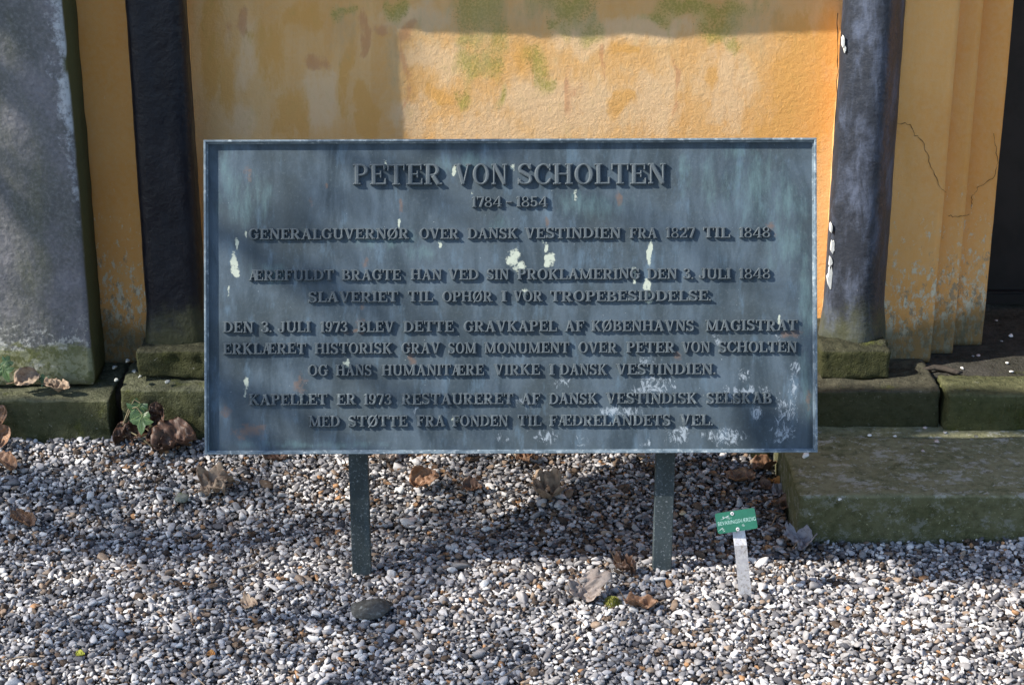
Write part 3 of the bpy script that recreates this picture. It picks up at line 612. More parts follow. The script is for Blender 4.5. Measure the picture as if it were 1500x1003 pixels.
def letter_mesh(ch, w, t, hgt, step):
    prims, W = glyph(ch, w, t); gx = np.arange(-.14, W+.14, step); gy = np.arange(-.14, 1.14+step, step)
    X, Y = np.meshgrid(gx, gy, indexing='ij'); D = sdf(prims, X, Y); VV = []; FF = []; ids = {}
    def zt(d): return hgt*(.80+.20*min(1, max(0, -d/.05)))
    def gv(i, j):
        k = (i, j)
        if k not in ids: ids[k] = len(VV); VV.append((X[i, j], Y[i, j], zt(D[i, j])))
        return ids[k]
    def ev(a, b):
        k = (min(a, b), max(a, b))
        if k not in ids:
            (i0, j0), (i1, j1) = k; q = D[i0, j0]/(D[i0, j0]-D[i1, j1]); ids[k] = len(VV)
            VV.append((X[i0, j0]+(X[i1, j1]-X[i0, j0])*q, Y[i0, j0]+(Y[i1, j1]-Y[i0, j0])*q, zt(0)))
        return ids[k]
    walls = []
    for i in range(len(gx)-1):
        for j in range(len(gy)-1):
            c = [(i, j), (i+1, j), (i+1, j+1), (i, j+1)]; ins = [D[q] < 0 for q in c]
            if not any(ins): continue
            poly = []; cross = []
            for k in range(4):
                if ins[k]: poly.append(gv(*c[k]))
                if ins[k] != ins[(k+1) % 4]: e = ev(c[k], c[(k+1) % 4]); poly.append(e); cross.append((e, ins[k]))
            if len(poly) >= 3: FF.append(poly)
            if len(cross) == 2:
                a = next(e for e, o in cross if o); b_ = next(e for e, o in cross if not o); walls.append((a, b_))
    low = {}
    def lv(v):
        if v not in low: low[v] = len(VV); VV.append((VV[v][0], VV[v][1], -.0006))
        return low[v]
    for a, b_ in walls: FF.append((b_, a, lv(a), lv(b_)))
    return mesh('letter', VV, FF), W
LET = mat_simple('letter_bronze', [(.046, .060, .070), (.082, .101, .117), (.14, .165, .175)], 55, .6, .2, .3, .0)
cache = {}
def get(ch, big):
    k = (ch, big)
    if k not in cache:
        cache[k] = letter_mesh(ch, .215 if big else .25, .105 if big else .135, (.0082/.0354) if big else (.0066/.0192), .026 if big else .034)
        cache[k][0].materials.append(LET)
    return cache[k]
LINES = [
 (240.5, 271, [('PETER', 518, 649), ('VON', 667, 744), ('SCHOLTEN', 759, 976)], 1),
 (288, 304, [('1784', 691, 736), ('-', 742, 751), ('1854', 756, 803)], 0),
 (334, 350, [('GENERALGUVERNØR', 365, 600), ('OVER', 615, 673), ('DANSK', 685.5, 759), ('VESTINDIEN', 769, 910), ('FRA', 922.5, 963), ('1827', 975, 1018), ('TIL', 1030, 1070), ('1848', 1082, 1129)], 0),
 (394, 410, [('ÆREFULDT', 365, 490), ('BRAGTE', 501, 588), ('HAN', 602, 648), ('VED', 657, 702), ('SIN', 713, 746), ('PROKLAMERING', 758, 938), ('DEN', 948, 992), ('3.', 1001, 1016), ('JULI', 1025, 1071), ('1848', 1082, 1129)], 0),
 (426, 442, [('SLAVERIET', 452, 584), ('TIL', 598, 635), ('OPHØR', 648, 722), ('I', 734.5, 743), ('VOR', 752, 795), ('TROPEBESIDDELSE.', 806, 1042)], 0),
 (469.5, 486, [('DEN', 327, 372), ('3.', 383, 399), ('JULI', 409, 456), ('1973', 469, 510), ('BLEV', 523, 578), ('DETTE', 591, 665), ('GRAVKAPEL', 679, 816), ('AF', 827, 856), ('KØBENHAVNS', 866, 1017), ('MAGISTRAT', 1033, 1168)], 0),
 (501, 517.5, [('ERKLÆRET', 327, 449), ('HISTORISK', 461, 575), ('GRAV', 588, 645), ('SOM', 656.5, 698), ('MONUMENT', 709, 834), ('OVER', 847, 904), ('PETER', 917, 989), ('VON', 998, 1040), ('SCHOLTEN', 1052, 1167)], 0),
 (533, 549.5, [('OG', 451, 481), ('HANS', 492, 545), ('HUMANITÆRE', 559, 709), ('VIRKE', 723, 791), ('I', 804, 812.5), ('DANSK', 820, 889), ('VESTINDIEN.', 902, 1048)], 0),
 (575.5, 592, [('KAPELLET', 364.5, 480), ('ER', 493, 522), ('1973', 532, 574), ('RESTAURERET', 588, 752), ('AF', 763, 791), ('DANSK', 803.5, 875), ('VESTINDISK', 887, 1021), ('SELSKAB', 1034, 1130)], 0),
 (607.5, 624, [('MED', 452, 498), ('STØTTE', 510, 597), ('FRA', 610, 652), ('FONDEN', 662, 744), ('TIL', 758, 793), ('FÆDRELANDETS', 804, 982), ('VEL.', 995, 1044)], 0)]
nlet = 0; rest = bmesh.new()
for li, (yt, yb, words, big) in enumerate(LINES):
    cap = (yb-yt)*S; gap = .06 if big else .035
    for wd, xa, xb in words:
        gl = [get(c, big) for c in wd]; nat = sum(g[1] for g in gl); ext = (xb-xa)*S; n = len(wd)
        k = (ext/cap-gap*(n-1))/nat; gp = gap
        x = lp(xa, 0)[0]; y0 = lp(0, yb)[1]
        for c, (me, W) in zip(wd, gl):
            M = PM @ Matrix.Translation((x, y0+rng.normal(0, .00025), -.0004)) @ Matrix.Rotation(rng.normal(0, .006), 4, 'Z') @ Matrix.Diagonal((cap*k, cap, cap, 1))
            if li < 8:
                o = link('letter', me, None, plaq); o.matrix_local = M; nlet += 1
            else:
                t = me.copy(); t.transform(M); rest.from_mesh(t); bpy.data.meshes.remove(t)
            x += (W*k+gp)*cap
o = link('letters', bm_mesh('letters', rest), LET, plaq); props(o, kind='stuff')

# ------------------------------------------------------------------ small green tag on a bent stake
mk = empty('marker_stake', tuple(on_z(1092, 877, 0.0))); MO = mk.location.copy()
props(mk, 'small scratched green tag on a bent pale metal stake stuck in the gravel', 'marker')
STK = mat_simple('galvanised_zinc', [(.50, .49, .52), (.66, .65, .66), (.38, .35, .33)], 90, .5, .5, .3, .35)
TAG = mat_simple('green_enamel', [(.006, .085, .052), (.008, .10, .062)], 60, .4, .5, .1)
TAGS = mat_simple('bare_scratch', [(.25, .33, .33), (.38, .44, .45)], 90, .6, .4, .3)
DS = 3.235; s_ = DS/F
b0 = on_z(1092.5, 877, 0.0); b1 = on_y(1084.8, 798, b0.y-.002); b2 = Vector((0, 0, CAM_H))+ray(1081, 772)*((b1-Vector((0, 0, CAM_H))).dot(FW)+.003)
side = (Vector((1, 0, .06))).normalized()
bm = bmesh.new(); lo = []
for p in (b0-(b1-b0)*.4, b1, b2, b2+(b2-b1)*.9):
    lo.append([bm.verts.new(p+side*sx*.0108+Vector((0, sy*.0012, 0))-MO) for sx, sy in ((-1, -1), (1, -1), (1, 1), (-1, 1))])
for a, b in zip(lo, lo[1:]):
    for k in range(4): bm.faces.new((a[k], a[(k+1) % 4], b[(k+1) % 4], b[k]))
bm.faces.new(lo[0][::-1]); bm.faces.new(lo[-1]); link('stake', bm_mesh('stake', bm), STK, mk)
tc = Vector((0, 0, CAM_H))+ray(1078.5, 762.5)*(DS-.012)
TM = Matrix.Translation(tc-MO) @ Matrix(((1, UP.x, PN.x), (0, UP.y, PN.y), (0, UP.z, PN.z))).to_4x4() @ Matrix.Rotation(R(10), 4, 'Z') @ Matrix.Rotation(R(-12), 4, 'Y')
bm = bmesh.new(); q = []; hw, hh, rr = .0345, .0178, .0035
for cx, cy, a0 in ((hw-rr, hh-rr, 0), (-hw+rr, hh-rr, 90), (-hw+rr, -hh+rr, 180), (hw-rr, -hh+rr, 270)):
    for k in range(5): a = R(a0+k*22.5); q.append(bm.verts.new((cx+math.cos(a)*rr, cy+math.sin(a)*rr, .0012)))
f = bm.faces.new(q); e = bmesh.ops.extrude_face_region(bm, geom=[f]); bmesh.ops.translate(bm, verts=[v for v in e['geom'] if isinstance(v, bmesh.types.BMVert)], vec=(0, 0, -.002))
tag_o = link('tag', bm_mesh('tag', bm), TAG, mk); tag_o.matrix_local = TM
cu = bpy.data.curves.new('t', 'FONT'); cu.body = 'BEVARINGSVÆRDIG'; cu.size = .0095; cu.align_x = 'CENTER'; cu.align_y = 'CENTER'; cu.extrude = .0001; cu.offset = 0
to = bpy.data.objects.new('t', cu); COL.objects.link(to); dg = bpy.context.evaluated_depsgraph_get(); me = bpy.data.meshes.new_from_object(to.evaluated_get(dg)); bpy.data.objects.remove(to)
wdt = max(v.co.x for v in me.vertices)-min(v.co.x for v in me.vertices); me.transform(Matrix.Diagonal((.0655/wdt, 1, 1, 1)))
me.materials.clear(); o = link('lettering', me, mat_simple('pale_print', [(.22, .36, .34), (.28, .42, .40)], 50, .5), mk); o.matrix_local = TM @ Matrix.Translation((.001, -.001, .00145))
for x, y in ((-.0045, .0135), (.0003, -.0145)):
    bm = bmesh.new(); bmesh.ops.create_cone(bm, cap_ends=True, segments=16, radius1=.0034, radius2=.0026, depth=.0014)
    o = link('rivet', bm_mesh('rivet', bm), bpy.data.materials['galvanised_zinc'], mk); o.matrix_local = TM @ Matrix.Translation((x, y, .0019))
    bm = bmesh.new(); bmesh.ops.create_cone(bm, cap_ends=True, segments=12, radius1=.0013, radius2=.0011, depth=.0006)
    o2 = link('rivet_hole', bm_mesh('rivet_hole', bm), DOORM, o); o2.location = (0, 0, .0009)
bm = bmesh.new()
for cx, cy, rx, ry, n in ((-.017, .0085, .009, .003, 26), (-.026, -.011, .005, .003, 14), (.012, -.009, .004, .002, 8),):
    for _ in range(n):
        x, y = cx+rng.normal(0, rx*.5), cy+rng.normal(0, ry*.5); a = rng.uniform(.1, .7); L, w = rng.uniform(.0006, .0026), rng.uniform(.0002, .0006)
        z = .00135+rng.uniform(0, .0001); bm.faces.new([bm.verts.new((x+ca*L*math.cos(a)-sa*w*math.sin(a), y+ca*L*math.sin(a)+sa*w*math.cos(a), z)) for ca, sa in ((-1, 0), (0, -1), (1, 0), (0, 1))])
o = link('scratches', bm_mesh('scratches', bm), TAGS, mk); o.matrix_local = TM; o['kind'] = 'stuff'

# ------------------------------------------------------------------ leaves
LM = {
 'brown': mat_simple('brown_dry_leaf', [(.17, .085, .045), (.27, .15, .085), (.09, .045, .025)], 55, .55, .45, .5),
 'dark': mat_simple('dark_wet_leaf', [(.055, .03, .02), (.12, .065, .042), (.03, .018, .012)], 55, .5, .4, .5),
 'tan': mat_simple('tan_dry_leaf', [(.24, .17, .12), (.33, .25, .18), (.14, .09, .06)], 50, .7, .3, .5),
 'pale': mat_simple('pale_dry_leaf', [(.27, .22, .19), (.36, .30, .26), (.16, .12, .10)], 50, .75, .3, .5),
 'grey': mat_simple('grey_dry_leaf', [(.20, .18, .19), (.30, .28, .29), (.12, .10, .10)], 50, .75, .3, .5),
 'orange': mat_simple('orange_leaf_bit', [(.36, .15, .04), (.48, .24, .07)], 60, .6),
 'yellow': mat_simple('yellow_green_leaf', [(.32, .34, .04), (.42, .40, .06)], 60, .6)}
STALK = mat_simple('leaf_stalk', [(.16, .10, .06), (.30, .21, .14)], 50, .7)
def leaf_mesh(kind, L, W, curl, fold, crump, seed, holes=()):
    r_ = random.Random(seed); nr, ns = 9, 48; V = [(0, 0, 0)]; Fc = []; UVr = []
    def outline(a):
        if kind == 'oval':
            c, s = math.cos(a), math.sin(a); x = c; y = s*abs(s)**.35
            return x*L/2, y*W/2*(1-.16*x)
        lob = .60+.40*abs(math.cos(a*2.5))**.8*(.75+.25*math.cos(a)); tooth = 1+.05*math.sin(a*23+seed)
        q = lob*tooth*(1-.35*max(0, -math.cos(a))**6); return q*math.cos(a)*L/2*1.05, q*math.sin(a)*W/2*1.1
    for i in range(1, nr+1):
        for k in range(ns):
            a = 2*math.pi*k/ns; x, y = outline(a); t = i/nr; V.append((x*t, y*t, 0))
    for k in range(ns): Fc.append((0, 1+k, 1+(k+1) % ns))
    for i in range(nr-1):
        for k in range(ns): Fc.append((1+i*ns+k, 1+(i+1)*ns+k, 1+(i+1)*ns+(k+1) % ns, 1+i*ns+(k+1) % ns))
    out = []
    for x, y, z in V:
        u, v = x/(L/2), y/(W/2); n1 = mnoise.noise(Vector((u*1.3+seed, v*1.3, 0))); n2 = mnoise.noise(Vector((u*4+seed, v*4, 3)))
        ang = v*curl+fold*abs(v); rad = W/2
        yy = rad*math.sin(ang)/max(curl, .3) if curl > .3 else y
        zz = rad*(1-math.cos(v*curl))/max(curl, .3) if curl > .3 else 0
        vein = -.022*L*abs(math.sin((abs(v)*2.2-u*2.2)*5.5))*(1 if abs(v) > .05 else 0)
        zz += fold*abs(y)+crump*L*(n1*.55+n2*.34+mnoise.noise(Vector((u*9+seed, v*9, 7)))*.10)+vein+L*.16*u*u*(.5+curl*.3)
        out.append((x*(1-.08*curl*u*u), yy, zz))
    if holes: Fc = [f for f in Fc if not any(math.hypot(sum(V[i][0] for i in f)/len(f)/(L/2)-hx, sum(V[i][1] for i in f)/len(f)/(W/2)-hy) < hr for hx, hy, hr in holes)]
    me = mesh('leaf', out, Fc); me.polygons.foreach_set('use_smooth', [True]*len(me.polygons)); return me
lseed = 0
def leaf(px, py, kind, lpx, wpx, rot, col, label, z=None, curl=.9, fold=.2, crump=.35, tilt=(0, 0), holes=(), group=None, lift=.0, ywall=None):
    global lseed; lseed += 3
    sc = 1/800.; me = leaf_mesh(kind, lpx*sc, wpx*sc, curl, fold, crump, lseed, holes)
    if ywall: p = on_y(px, py, ywall)
    else:
        p = on_z(px, py, 0.02 if z is None else z)
        if z is None:
            for _ in range(3): p = on_z(px, py, gzf(p.x, p.y)+.006)
    Rm = Matrix.Rotation(R(tilt[0]), 4, 'X') @ Matrix.Rotation(R(tilt[1]), 4, 'Y') @ Matrix.Rotation(R(rot), 4, 'Z')
    me.transform(Rm); zmin = min(v.co.z for v in me.vertices)
    o = link('dry_leaf', me, LM[col]); o.location = p+Vector((0, 0, (-zmin if not ywall else 0)+lift))
    ns = 48; rib = [me.vertices[1+(8-i)*ns+ns//2].co.copy() for i in range(0, 9, 2)]+[me.vertices[0].co.copy()]+[me.vertices[1+i*ns].co.copy() for i in range(1, 8, 2)]
    st = rib[0]-rib[1]; st = st.normalized()*lpx*sc*.28; b_ = bmesh.new()
    tube(b_, [rib[0]+st+Vector((0, 0, .002)), rib[0]+st*.5+Vector((.001, .001, .0005))]+rib, [.0009, .0008]+[.0008-.00007*i for i in range(len(rib))], 5)
    link('stalk', bm_mesh('stalk', b_), STALK, o)
    sm = o.modifiers.new('thick', 'SOLIDIFY'); sm.thickness = .0004
    props(o, label, 'leaf', group or 'dry fallen leaves'); return o
GL = 'dry fallen leaves'
leaf(40, 556, 'oval', 46, 40, 20, 'tan', 'smooth brown curled leaf on the stone ledge, against the foot of the grey pier', ywall=3.50, curl=1.2, tilt=(45, 10))
leaf(84, 566, 'oval', 48, 22, -10, 'tan', 'narrow ribbed tan leaf lying flat on the ledge at the grey pier', ywall=3.495, crump=.5, curl=.8, tilt=(35, 0))
leaf(2, 607, 'oval', 34, 30, 70, 'brown', 'reddish brown leaf leaning on the left plinth stone, topmost at the left picture edge', ywall=3.45, tilt=(70, 0))
leaf(4, 655, 'oval', 42, 38, 60, 'brown', 'broad brown leaf at the left picture edge, at the foot of the plinth stone', tilt=(55, 10), lift=.005)
leaf(8, 688, 'oval', 44, 30, -40, 'brown', 'folded orange brown leaf at the left picture edge, on the gravel', fold=.7, tilt=(20, 0))
leaf(36, 770, 'oval', 52, 32, -28, 'brown', 'rolled brown leaf on shaded gravel in the left foreground', curl=1.8, tilt=(20, 0))
leaf(312, 722, 'lobed', 72, 60, 10, 'tan', 'crumpled tan leaf with toothed edge on gravel left of the sign', crump=.7, tilt=(15, 0))
leaf(622, 713, 'oval', 52, 40, 22, 'brown', 'sunlit copper brown leaf on gravel under the sign, right of the left post', curl=1.0, tilt=(30, 0))
leaf(692, 719, 'oval', 32, 34, 10, 'dark', 'small dark brown leaf on gravel under the middle of the sign', tilt=(15, 0))
leaf(795, 731, 'lobed', 74, 62, -25, 'tan', 'torn pale brown leaf with holes on gravel under the sign', crump=.6, holes=((.2, .1, .12), (-.3, .2, .09), (.5, -.2, .08)), tilt=(20, 0))
leaf(853, 875, 'lobed', 54, 74, -60, 'pale', 'pale broad leaf with one hole standing on gravel in front of the sign', crump=.45, holes=((-.25, .1, .14),), tilt=(40, 0), curl=.6, lift=.002)
leaf(938, 893, 'oval', 54, 26, -4, 'brown', 'narrow red brown leaf on gravel beside the moss tuft', curl=1.3, tilt=(12, 0))
leaf(1085, 704, 'oval', 54, 36, 8, 'brown', 'ribbed copper leaf on gravel left of the stone step', curl=1.4, tilt=(25, 0))
leaf(1120, 690, 'oval', 44, 30, 20, 'brown', 'brown folded leaf close under the lower right corner of the sign', fold=.5, tilt=(10, 0))
leaf(1138, 711, 'oval', 36, 22, -10, 'orange', 'small orange brown leaf touching the left side of the stone step', tilt=(10, 0))
leaf(1146, 726, 'oval', 34, 34, 30, 'grey', 'grey leaf edge beside the stone step, behind the green tag', crump=.5, tilt=(10, 0))
leaf(1153, 744, 'oval', 42, 34, -30, 'dark', 'dark brown leaf pressed against the side of the stone step', tilt=(20, -25))
leaf(1172, 803, 'lobed', 48, 60, 50, 'grey', 'shaded grey leaf on gravel at the front corner of the stone step', crump=.5, tilt=(15, 0))
leaf(404, 674, 'oval', 42, 22, 8, 'dark', 'dark leaf on gravel just below the sign near its lower left corner', tilt=(8, 0))
leaf(565, 676, 'lobed', 44, 48, 20, 'pale', 'pale leaf scraps behind the top of the left post', crump=.6, tilt=(8, 0))
leaf(766, 675, 'lobed', 40, 44, 0, 'brown', 'ragged orange brown leaf just below the middle of the sign', crump=.7, tilt=(20, 0))
leaf(365, 890, 'lobed', 26, 40, 30, 'tan', 'little tan leaf on open gravel in the left foreground', tilt=(10, 0))
leaf(309, 890+70, 'oval', 12, 14, 0, 'orange', 'tiny orange leaf scrap on the gravel low in the left foreground')
leaf(118, 961, 'oval', 13, 15, 20, 'yellow', 'tiny yellow green leaf on the gravel in the left foreground')
leaf(258, 662, 'oval', 74, 62, 14, 'dark', 'large dark brown leaf on the gravel under the ivy, nearest to the sign', tilt=(35, -10), crump=.5, fold=.3, curl=.6)
leaf(232, 655, 'oval', 44, 34, 70, 'dark', 'dark crumpled leaf upright in the heap between ivy and large leaf', tilt=(50, 10), crump=.8)
leaf(232, 608, 'oval', 50, 34, 100, 'dark', 'dark brown curled leaf behind the front ivy leaf', ywall=3.452, tilt=(70, 0), crump=.6, curl=1.4)
leaf(184, 640, 'oval', 60, 38, 95, 'dark', 'withered hanging leaf left of the ivy in front of the gap between plinth stones', ywall=3.448, tilt=(75, 0), crump=.8, curl=1.2)
leaf(205, 628, 'oval', 40, 40, 30, 'dark', 'crumpled brown leaf under the ivy stem', ywall=3.452, tilt=(65, 0), crump=.9)
leaf(262, 630, 'oval', 44, 34, -30, 'dark', 'dark dry leaf leaning on the mossy plinth stone right of the ivy', ywall=3.452, tilt=(60, 0), crump=.8)
leaf(915, 842, 'oval', 40, 22, -35, 'dark', 'shrivelled dark leaf on gravel left of the right post foot', crump=1., tilt=(20, 0))
leaf(1118, 716, 'oval', 30, 26, -30, 'dark', 'dark brown leaf among the copper leaves left of the step', tilt=(12, 0))
leaf(548, 945-10, 'oval', 14, 14, 40, 'tan', 'tiny tan leaf scrap in front of the dark flat stone')

# small scraps of dead leaf among the pebbles
bm = bmesh.new()
spots = [(rng.uniform(-.35, .52), 3.0+.38*rng.random()**.7, 1) for _ in range(230)]+[(rng.normal(-.72, .07), rng.uniform(3.33, 3.45), 1.2) for _ in range(60)]+[(rng.uniform(-1.1, 1.1), rng.uniform(2.45, 3.4), .8) for _ in range(150)]+[(.50+rng.normal(0, .02), rng.uniform(3.1, 3.4), 1.1) for _ in range(40)]
for x, y, k in spots:
    L = rng.uniform(.003, .010)*k; W = L*rng.uniform(.3, .8); a = rng.uniform(0, 6.28); z = gzf(x, y)+rng.uniform(.007, .013); T = Matrix.Translation((x, y, z)) @ Matrix.Rotation(a, 4, 'Z') @ Matrix.Rotation(rng.normal(0, .5), 4, 'X')
    n = 6; ring = [bm.verts.new(T @ Vector((math.cos(t)*L*rng.uniform(.6, 1.1), math.sin(t)*W*rng.uniform(.6, 1.1), rng.uniform(0, .35)*W))) for t in np.linspace(0, 6.28, n, endpoint=False)]; c = bm.verts.new(T @ Vector((0, 0, 0)))
    for i in range(n): bm.faces.new((c, ring[i], ring[(i+1) % n]))
props(link('leaf_litter', bm_mesh('leaf_litter', bm), mat_simple('leaf_litter', [(.06, .035, .022), (.20, .12, .07), (.30, .17, .08)], 30, .7)), 'small brown scraps of dead leaf lying among the gravel', 'leaf litter', kind='stuff')
# ivy
ivy = empty('ivy_plant', (-.66, 3.44, .05)); props(ivy, 'small green ivy with pale veined leaves growing from the gap between the left plinth stones', 'ivy')
IVM = {}
for nm, c in (('front', [(.035, .075, .022), (.065, .115, .038)]), ('back', [(.03, .07, .025), (.05, .10, .035)])): IVM[nm] = mat_simple('ivy_leaf_'+nm, c, 60, .45, .5, .2)
VEIN = mat_simple('ivy_vein', [(.11, .17, .07), (.17, .23, .10)], 50, .5)
def ivy_leaf(px, py, y, size, rot, mt, tilt, parent=ivy):
    pts = [(0, -.05), (-.30, -.22), (-.42, .02), (-.36, .20), (-.62, .30), (-.40, .46), (-.22, .50), (-.16, .74), (0, 1.0), (.16, .74), (.22, .50), (.42, .46), (.60, .26), (.36, .18), (.42, -.02), (.28, -.22)]
    bm = bmesh.new(); c = bm.verts.new((0, .22, 0)); q = []
    P = []
    for a, b in zip(pts, pts[1:]+pts[:1]):
        for t in (0, .5): P.append((a[0]+(b[0]-a[0])*t, a[1]+(b[1]-a[1])*t))
    ring = [bm.verts.new((x, y_, .10*abs(x)+.06*math.sin(7*x+5*y_)-.12*max(0, y_-.4)**2)) for x, y_ in P]
    mid = [bm.verts.new((x*.5, .22+(y_-.22)*.5, .05*abs(x)+.02*math.sin(9*x+6*y_))) for x, y_ in P]; n = len(P)
    for k in range(n):
        bm.faces.new((c, mid[(k+1) % n], mid[k])); bm.faces.new((mid[k], mid[(k+1) % n], ring[(k+1) % n], ring[k]))
    M = Matrix.Rotation(R(tilt), 4, 'X') @ Matrix.Rotation(R(rot), 4, 'Z') @ Matrix.Scale(size, 4)
    me = bm_mesh('ivy_leaf', bm); me.transform(M); o = link('ivy_leaf', me, IVM[mt], parent, True); o.location = on_y(px, py, y)-parent.location
    if parent is ivy: pass
    bm = bmesh.new()
    for x, y_ in ((0, .93), (-.55, .28), (.53, .25), (-.20, .62), (.20, .62), (-.28, -.12), (.26, -.12)):
        tube(bm, [(0, -.03, .015), (x*.5, y_*.5, .05*abs(x)+.022), (x, y_, .10*abs(x)+.02)], [.014, .011, .004], 4)
    me = bm_mesh('vein', bm); me.transform(M); v = link('vein', me, VEIN, o)
    v['kind'] = 'stuff'; return o
ivy_leaf(208, 608, 3.425, .040, 178, 'front', 62); ivy_leaf(205, 592, 3.438, .042, 150, 'back', 75)
bm = bmesh.new()
for pts in ([(180, 622, 3.445), (188, 600, 3.44), (197, 585, 3.436), (205, 590, 3.432)], [(182, 620, 3.446), (192, 598, 3.438), (200, 596, 3.43), (208, 606, 3.426)], [(190, 632, 3.44), (205, 640, 3.43), (225, 656, 3.42)], [(215, 628, 3.44), (232, 646, 3.43), (240, 660, 3.42)]):
    tube(bm, [on_y(*p)-ivy.location for p in pts], .0013, 5)
link('stem', bm_mesh('stem', bm), mat_simple('ivy_stem', [(.16, .14, .08), (.24, .20, .12)], 60, .7), ivy)
iv2 = empty('ivy_plant', (-.97, 3.5, .15)); props(iv2, 'green ivy leaves at the left picture edge at the foot of the grey pier', 'ivy')
ivy_leaf(4, 536, 3.50, .036, 200, 'front', 70, iv2); ivy_leaf(14, 528, 3.505, .026, 120, 'back', 70, iv2); ivy_leaf(66, 552, 3.505, .022, 160, 'back', 65, iv2)

# ------------------------------------------------------------------ single stones
def single(px, py, w, h, col, label, name='stone', cat='stone', z=None, seed=0, thick=None, group=None, lump=1, rot=0.):
    p = on_z(px, py, z if z is not None else .005)
    if z is None:
        for _ in range(3): p = on_z(px, py, gzf(p.x, p.y)+.008)
    me = pebble_mesh(100+seed); hw = w/800/2; hy = (h/800/2)*1.6; hz = thick or min(hw, hy)*.62
    me.transform(Matrix.Rotation(rot, 4, 'Z') @ Matrix.Diagonal((hw*1.15, hy, hz, 1)))
    if col not in bpy.data.materials: mat_simple(col, PC[col], 60, .85, .25, .6, 0, .0015)
    o = link(name, me, bpy.data.materials[col]); o.location = p+Vector((0, 0, hz*.55 if z is not None else 0)); props(o, label, cat, group); return o
PC = {'slate_stone': [(.045, .045, .042), (.08, .08, .075), (.15, .16, .16)], 'mossy_stone': [(.16, .17, .15), (.24, .25, .21), (.10, .12, .05)], 'white_stone': [(.62, .61, .60), (.75, .74, .72)],
      'pinkish_stone': [(.34, .27, .25), (.50, .42, .40)], 'tan_stone': [(.36, .30, .20), (.45, .38, .26)], 'grey_stone': [(.22, .22, .23), (.32, .32, .33)]}
for k in PC: mat_simple(k, PC[k], 60, .85, .25, .6, 0, .0015)
single(545, 893, 78, 40, 'slate_stone', 'flat dark slate stone on the gravel in front of the left post', seed=3, thick=.016)
single(268, 727, 26, 22, 'mossy_stone', 'round grey mossy stone beside the crumpled tan leaf', seed=4)
single(95, 806, 17, 9, 'white_stone', 'white oval pebble on gravel in the left foreground', 'pebble', 'pebble', seed=5)
single(710, 854, 15, 13, 'white_stone', 'white heart shaped pebble on the gravel between the two posts', 'pebble', 'pebble', seed=6)
single(1000, 751, 11, 9, 'tan_stone', 'round tan pebble just right of the right post', 'pebble', 'pebble', seed=7)
single(968, 847, 20, 9, 'white_stone', 'white oblong pebble at the foot of the right post', 'pebble', 'pebble', seed=8)
single(604, 762, 17, 15, 'pinkish_stone', 'pinkish grey pebble on gravel between left post and dark leaf', 'pebble', 'pebble', seed=9)
for i, (px, py, w, col, z, lab) in enumerate([
    (1180, 669, 15, 'white_stone', .096, 'flat white pebble on the low step by the lower right corner of the sign'),
    (1202, 617, 8, 'pinkish_stone', .094, 'pebble right beside the sign edge against the dark plinth stone'),
    (1263, 619, 7, 'white_stone', .094, 'white pebble on the step below the middle of the dark plinth stone'),
    (1287, 618, 6, 'grey_stone', .094, 'grey pebble on the step below the dark plinth stone, right of the white one'),
    (1274, 638, 7, 'white_stone', .095, 'white pebble on the joint line of the low step'),
    (1311, 639, 6, 'white_stone', .095, 'small white pebble on the joint line, middle of the low step'),
    (1369, 620, 7, 'white_stone', .094, 'white pebble below the gap between the two right plinth stones'),
    (1355, 627, 8, 'pinkish_stone', .094, 'reddish pebble on the step just left of the plinth gap'),
    (1372, 648, 12, 'pinkish_stone', .097, 'largest pinkish pebble on the low step'),
    (1352, 661, 7, 'pinkish_stone', .097, 'small brown pebble on the step in front of the largest pinkish one'),
    (1430, 640, 8, 'tan_stone', .097, 'tan pebble on the step below the green tooled stone'),
    (1230, 732, 6, 'white_stone', .094, 'white pebble on the front edge of the low step'),
    (1385, 634, 7, 'grey_stone', .094, 'grey pebble at the foot of the green tooled stone corner'),
    (1480, 492, 9, 'white_stone', .160, 'white pebble high on the dark porch floor near the door'),
    (1467, 500, 6, 'grey_stone', .160, 'grey pebble on the dark porch floor just left of the high white one'),
    (1433, 521, 7, 'pinkish_stone', .160, 'pinkish pebble on the porch floor by the last ochre jamb'),
    (1425, 522, 6, 'grey_stone', .160, 'grey pebble on the porch floor beside the pinkish one'),
    (1476, 532, 7, 'white_stone', .160, 'white pebble in the middle of the porch floor'),
    (1482, 545, 8, 'white_stone', .160, 'white pebble on the porch floor at the edge of the green stone'),
    (1409, 540, 7, 'white_stone', .160, 'white pebble at the right end of the dark twig'),
    (1315, 541, 9, 'white_stone', .160, 'largest white pebble beside the right column base'),
    (1330, 551, 7, 'white_stone', .166, 'white pebble in front of the pebble row by the right column base'),
    (1322, 549, 6, 'grey_stone', .166, 'grey pebble left in the pebble row by the right column base'),
    (1336, 543, 6, 'grey_stone', .160, 'grey pebble in the row under the first ochre pilaster'),
    (1348, 543, 5, 'grey_stone', .160, 'tiny grey pebble in the row under the first ochre pilaster, further right'),
    (1359, 541, 6, 'white_stone', .160, 'small white pebble at the left end of the dark twig'),
    (1460, 470, 6, 'pinkish_stone', .160, 'pinkish pebble on the porch floor close to the door bottom')]):
    single(px, py, w, w*.75, col, lab, 'pebble', 'pebble', z=z, seed=30+i, group='pebbles scattered on the stone steps', rot=i*1.3)
bm = bmesh.new(); tube(bm, [on_z(x, y, .168) for x, y in ((1352, 541), (1368, 538), (1385, 540), (1402, 546), (1410, 545))], [.003, .006, .0065, .005, .002], 8)
props(link('twig', bm_mesh('twig', bm), mat_simple('dark_bark', [(.03, .024, .02), (.06, .05, .04)], 60, .9), smooth=True), 'short dark twig on the porch floor below the ochre jamb', 'twig')
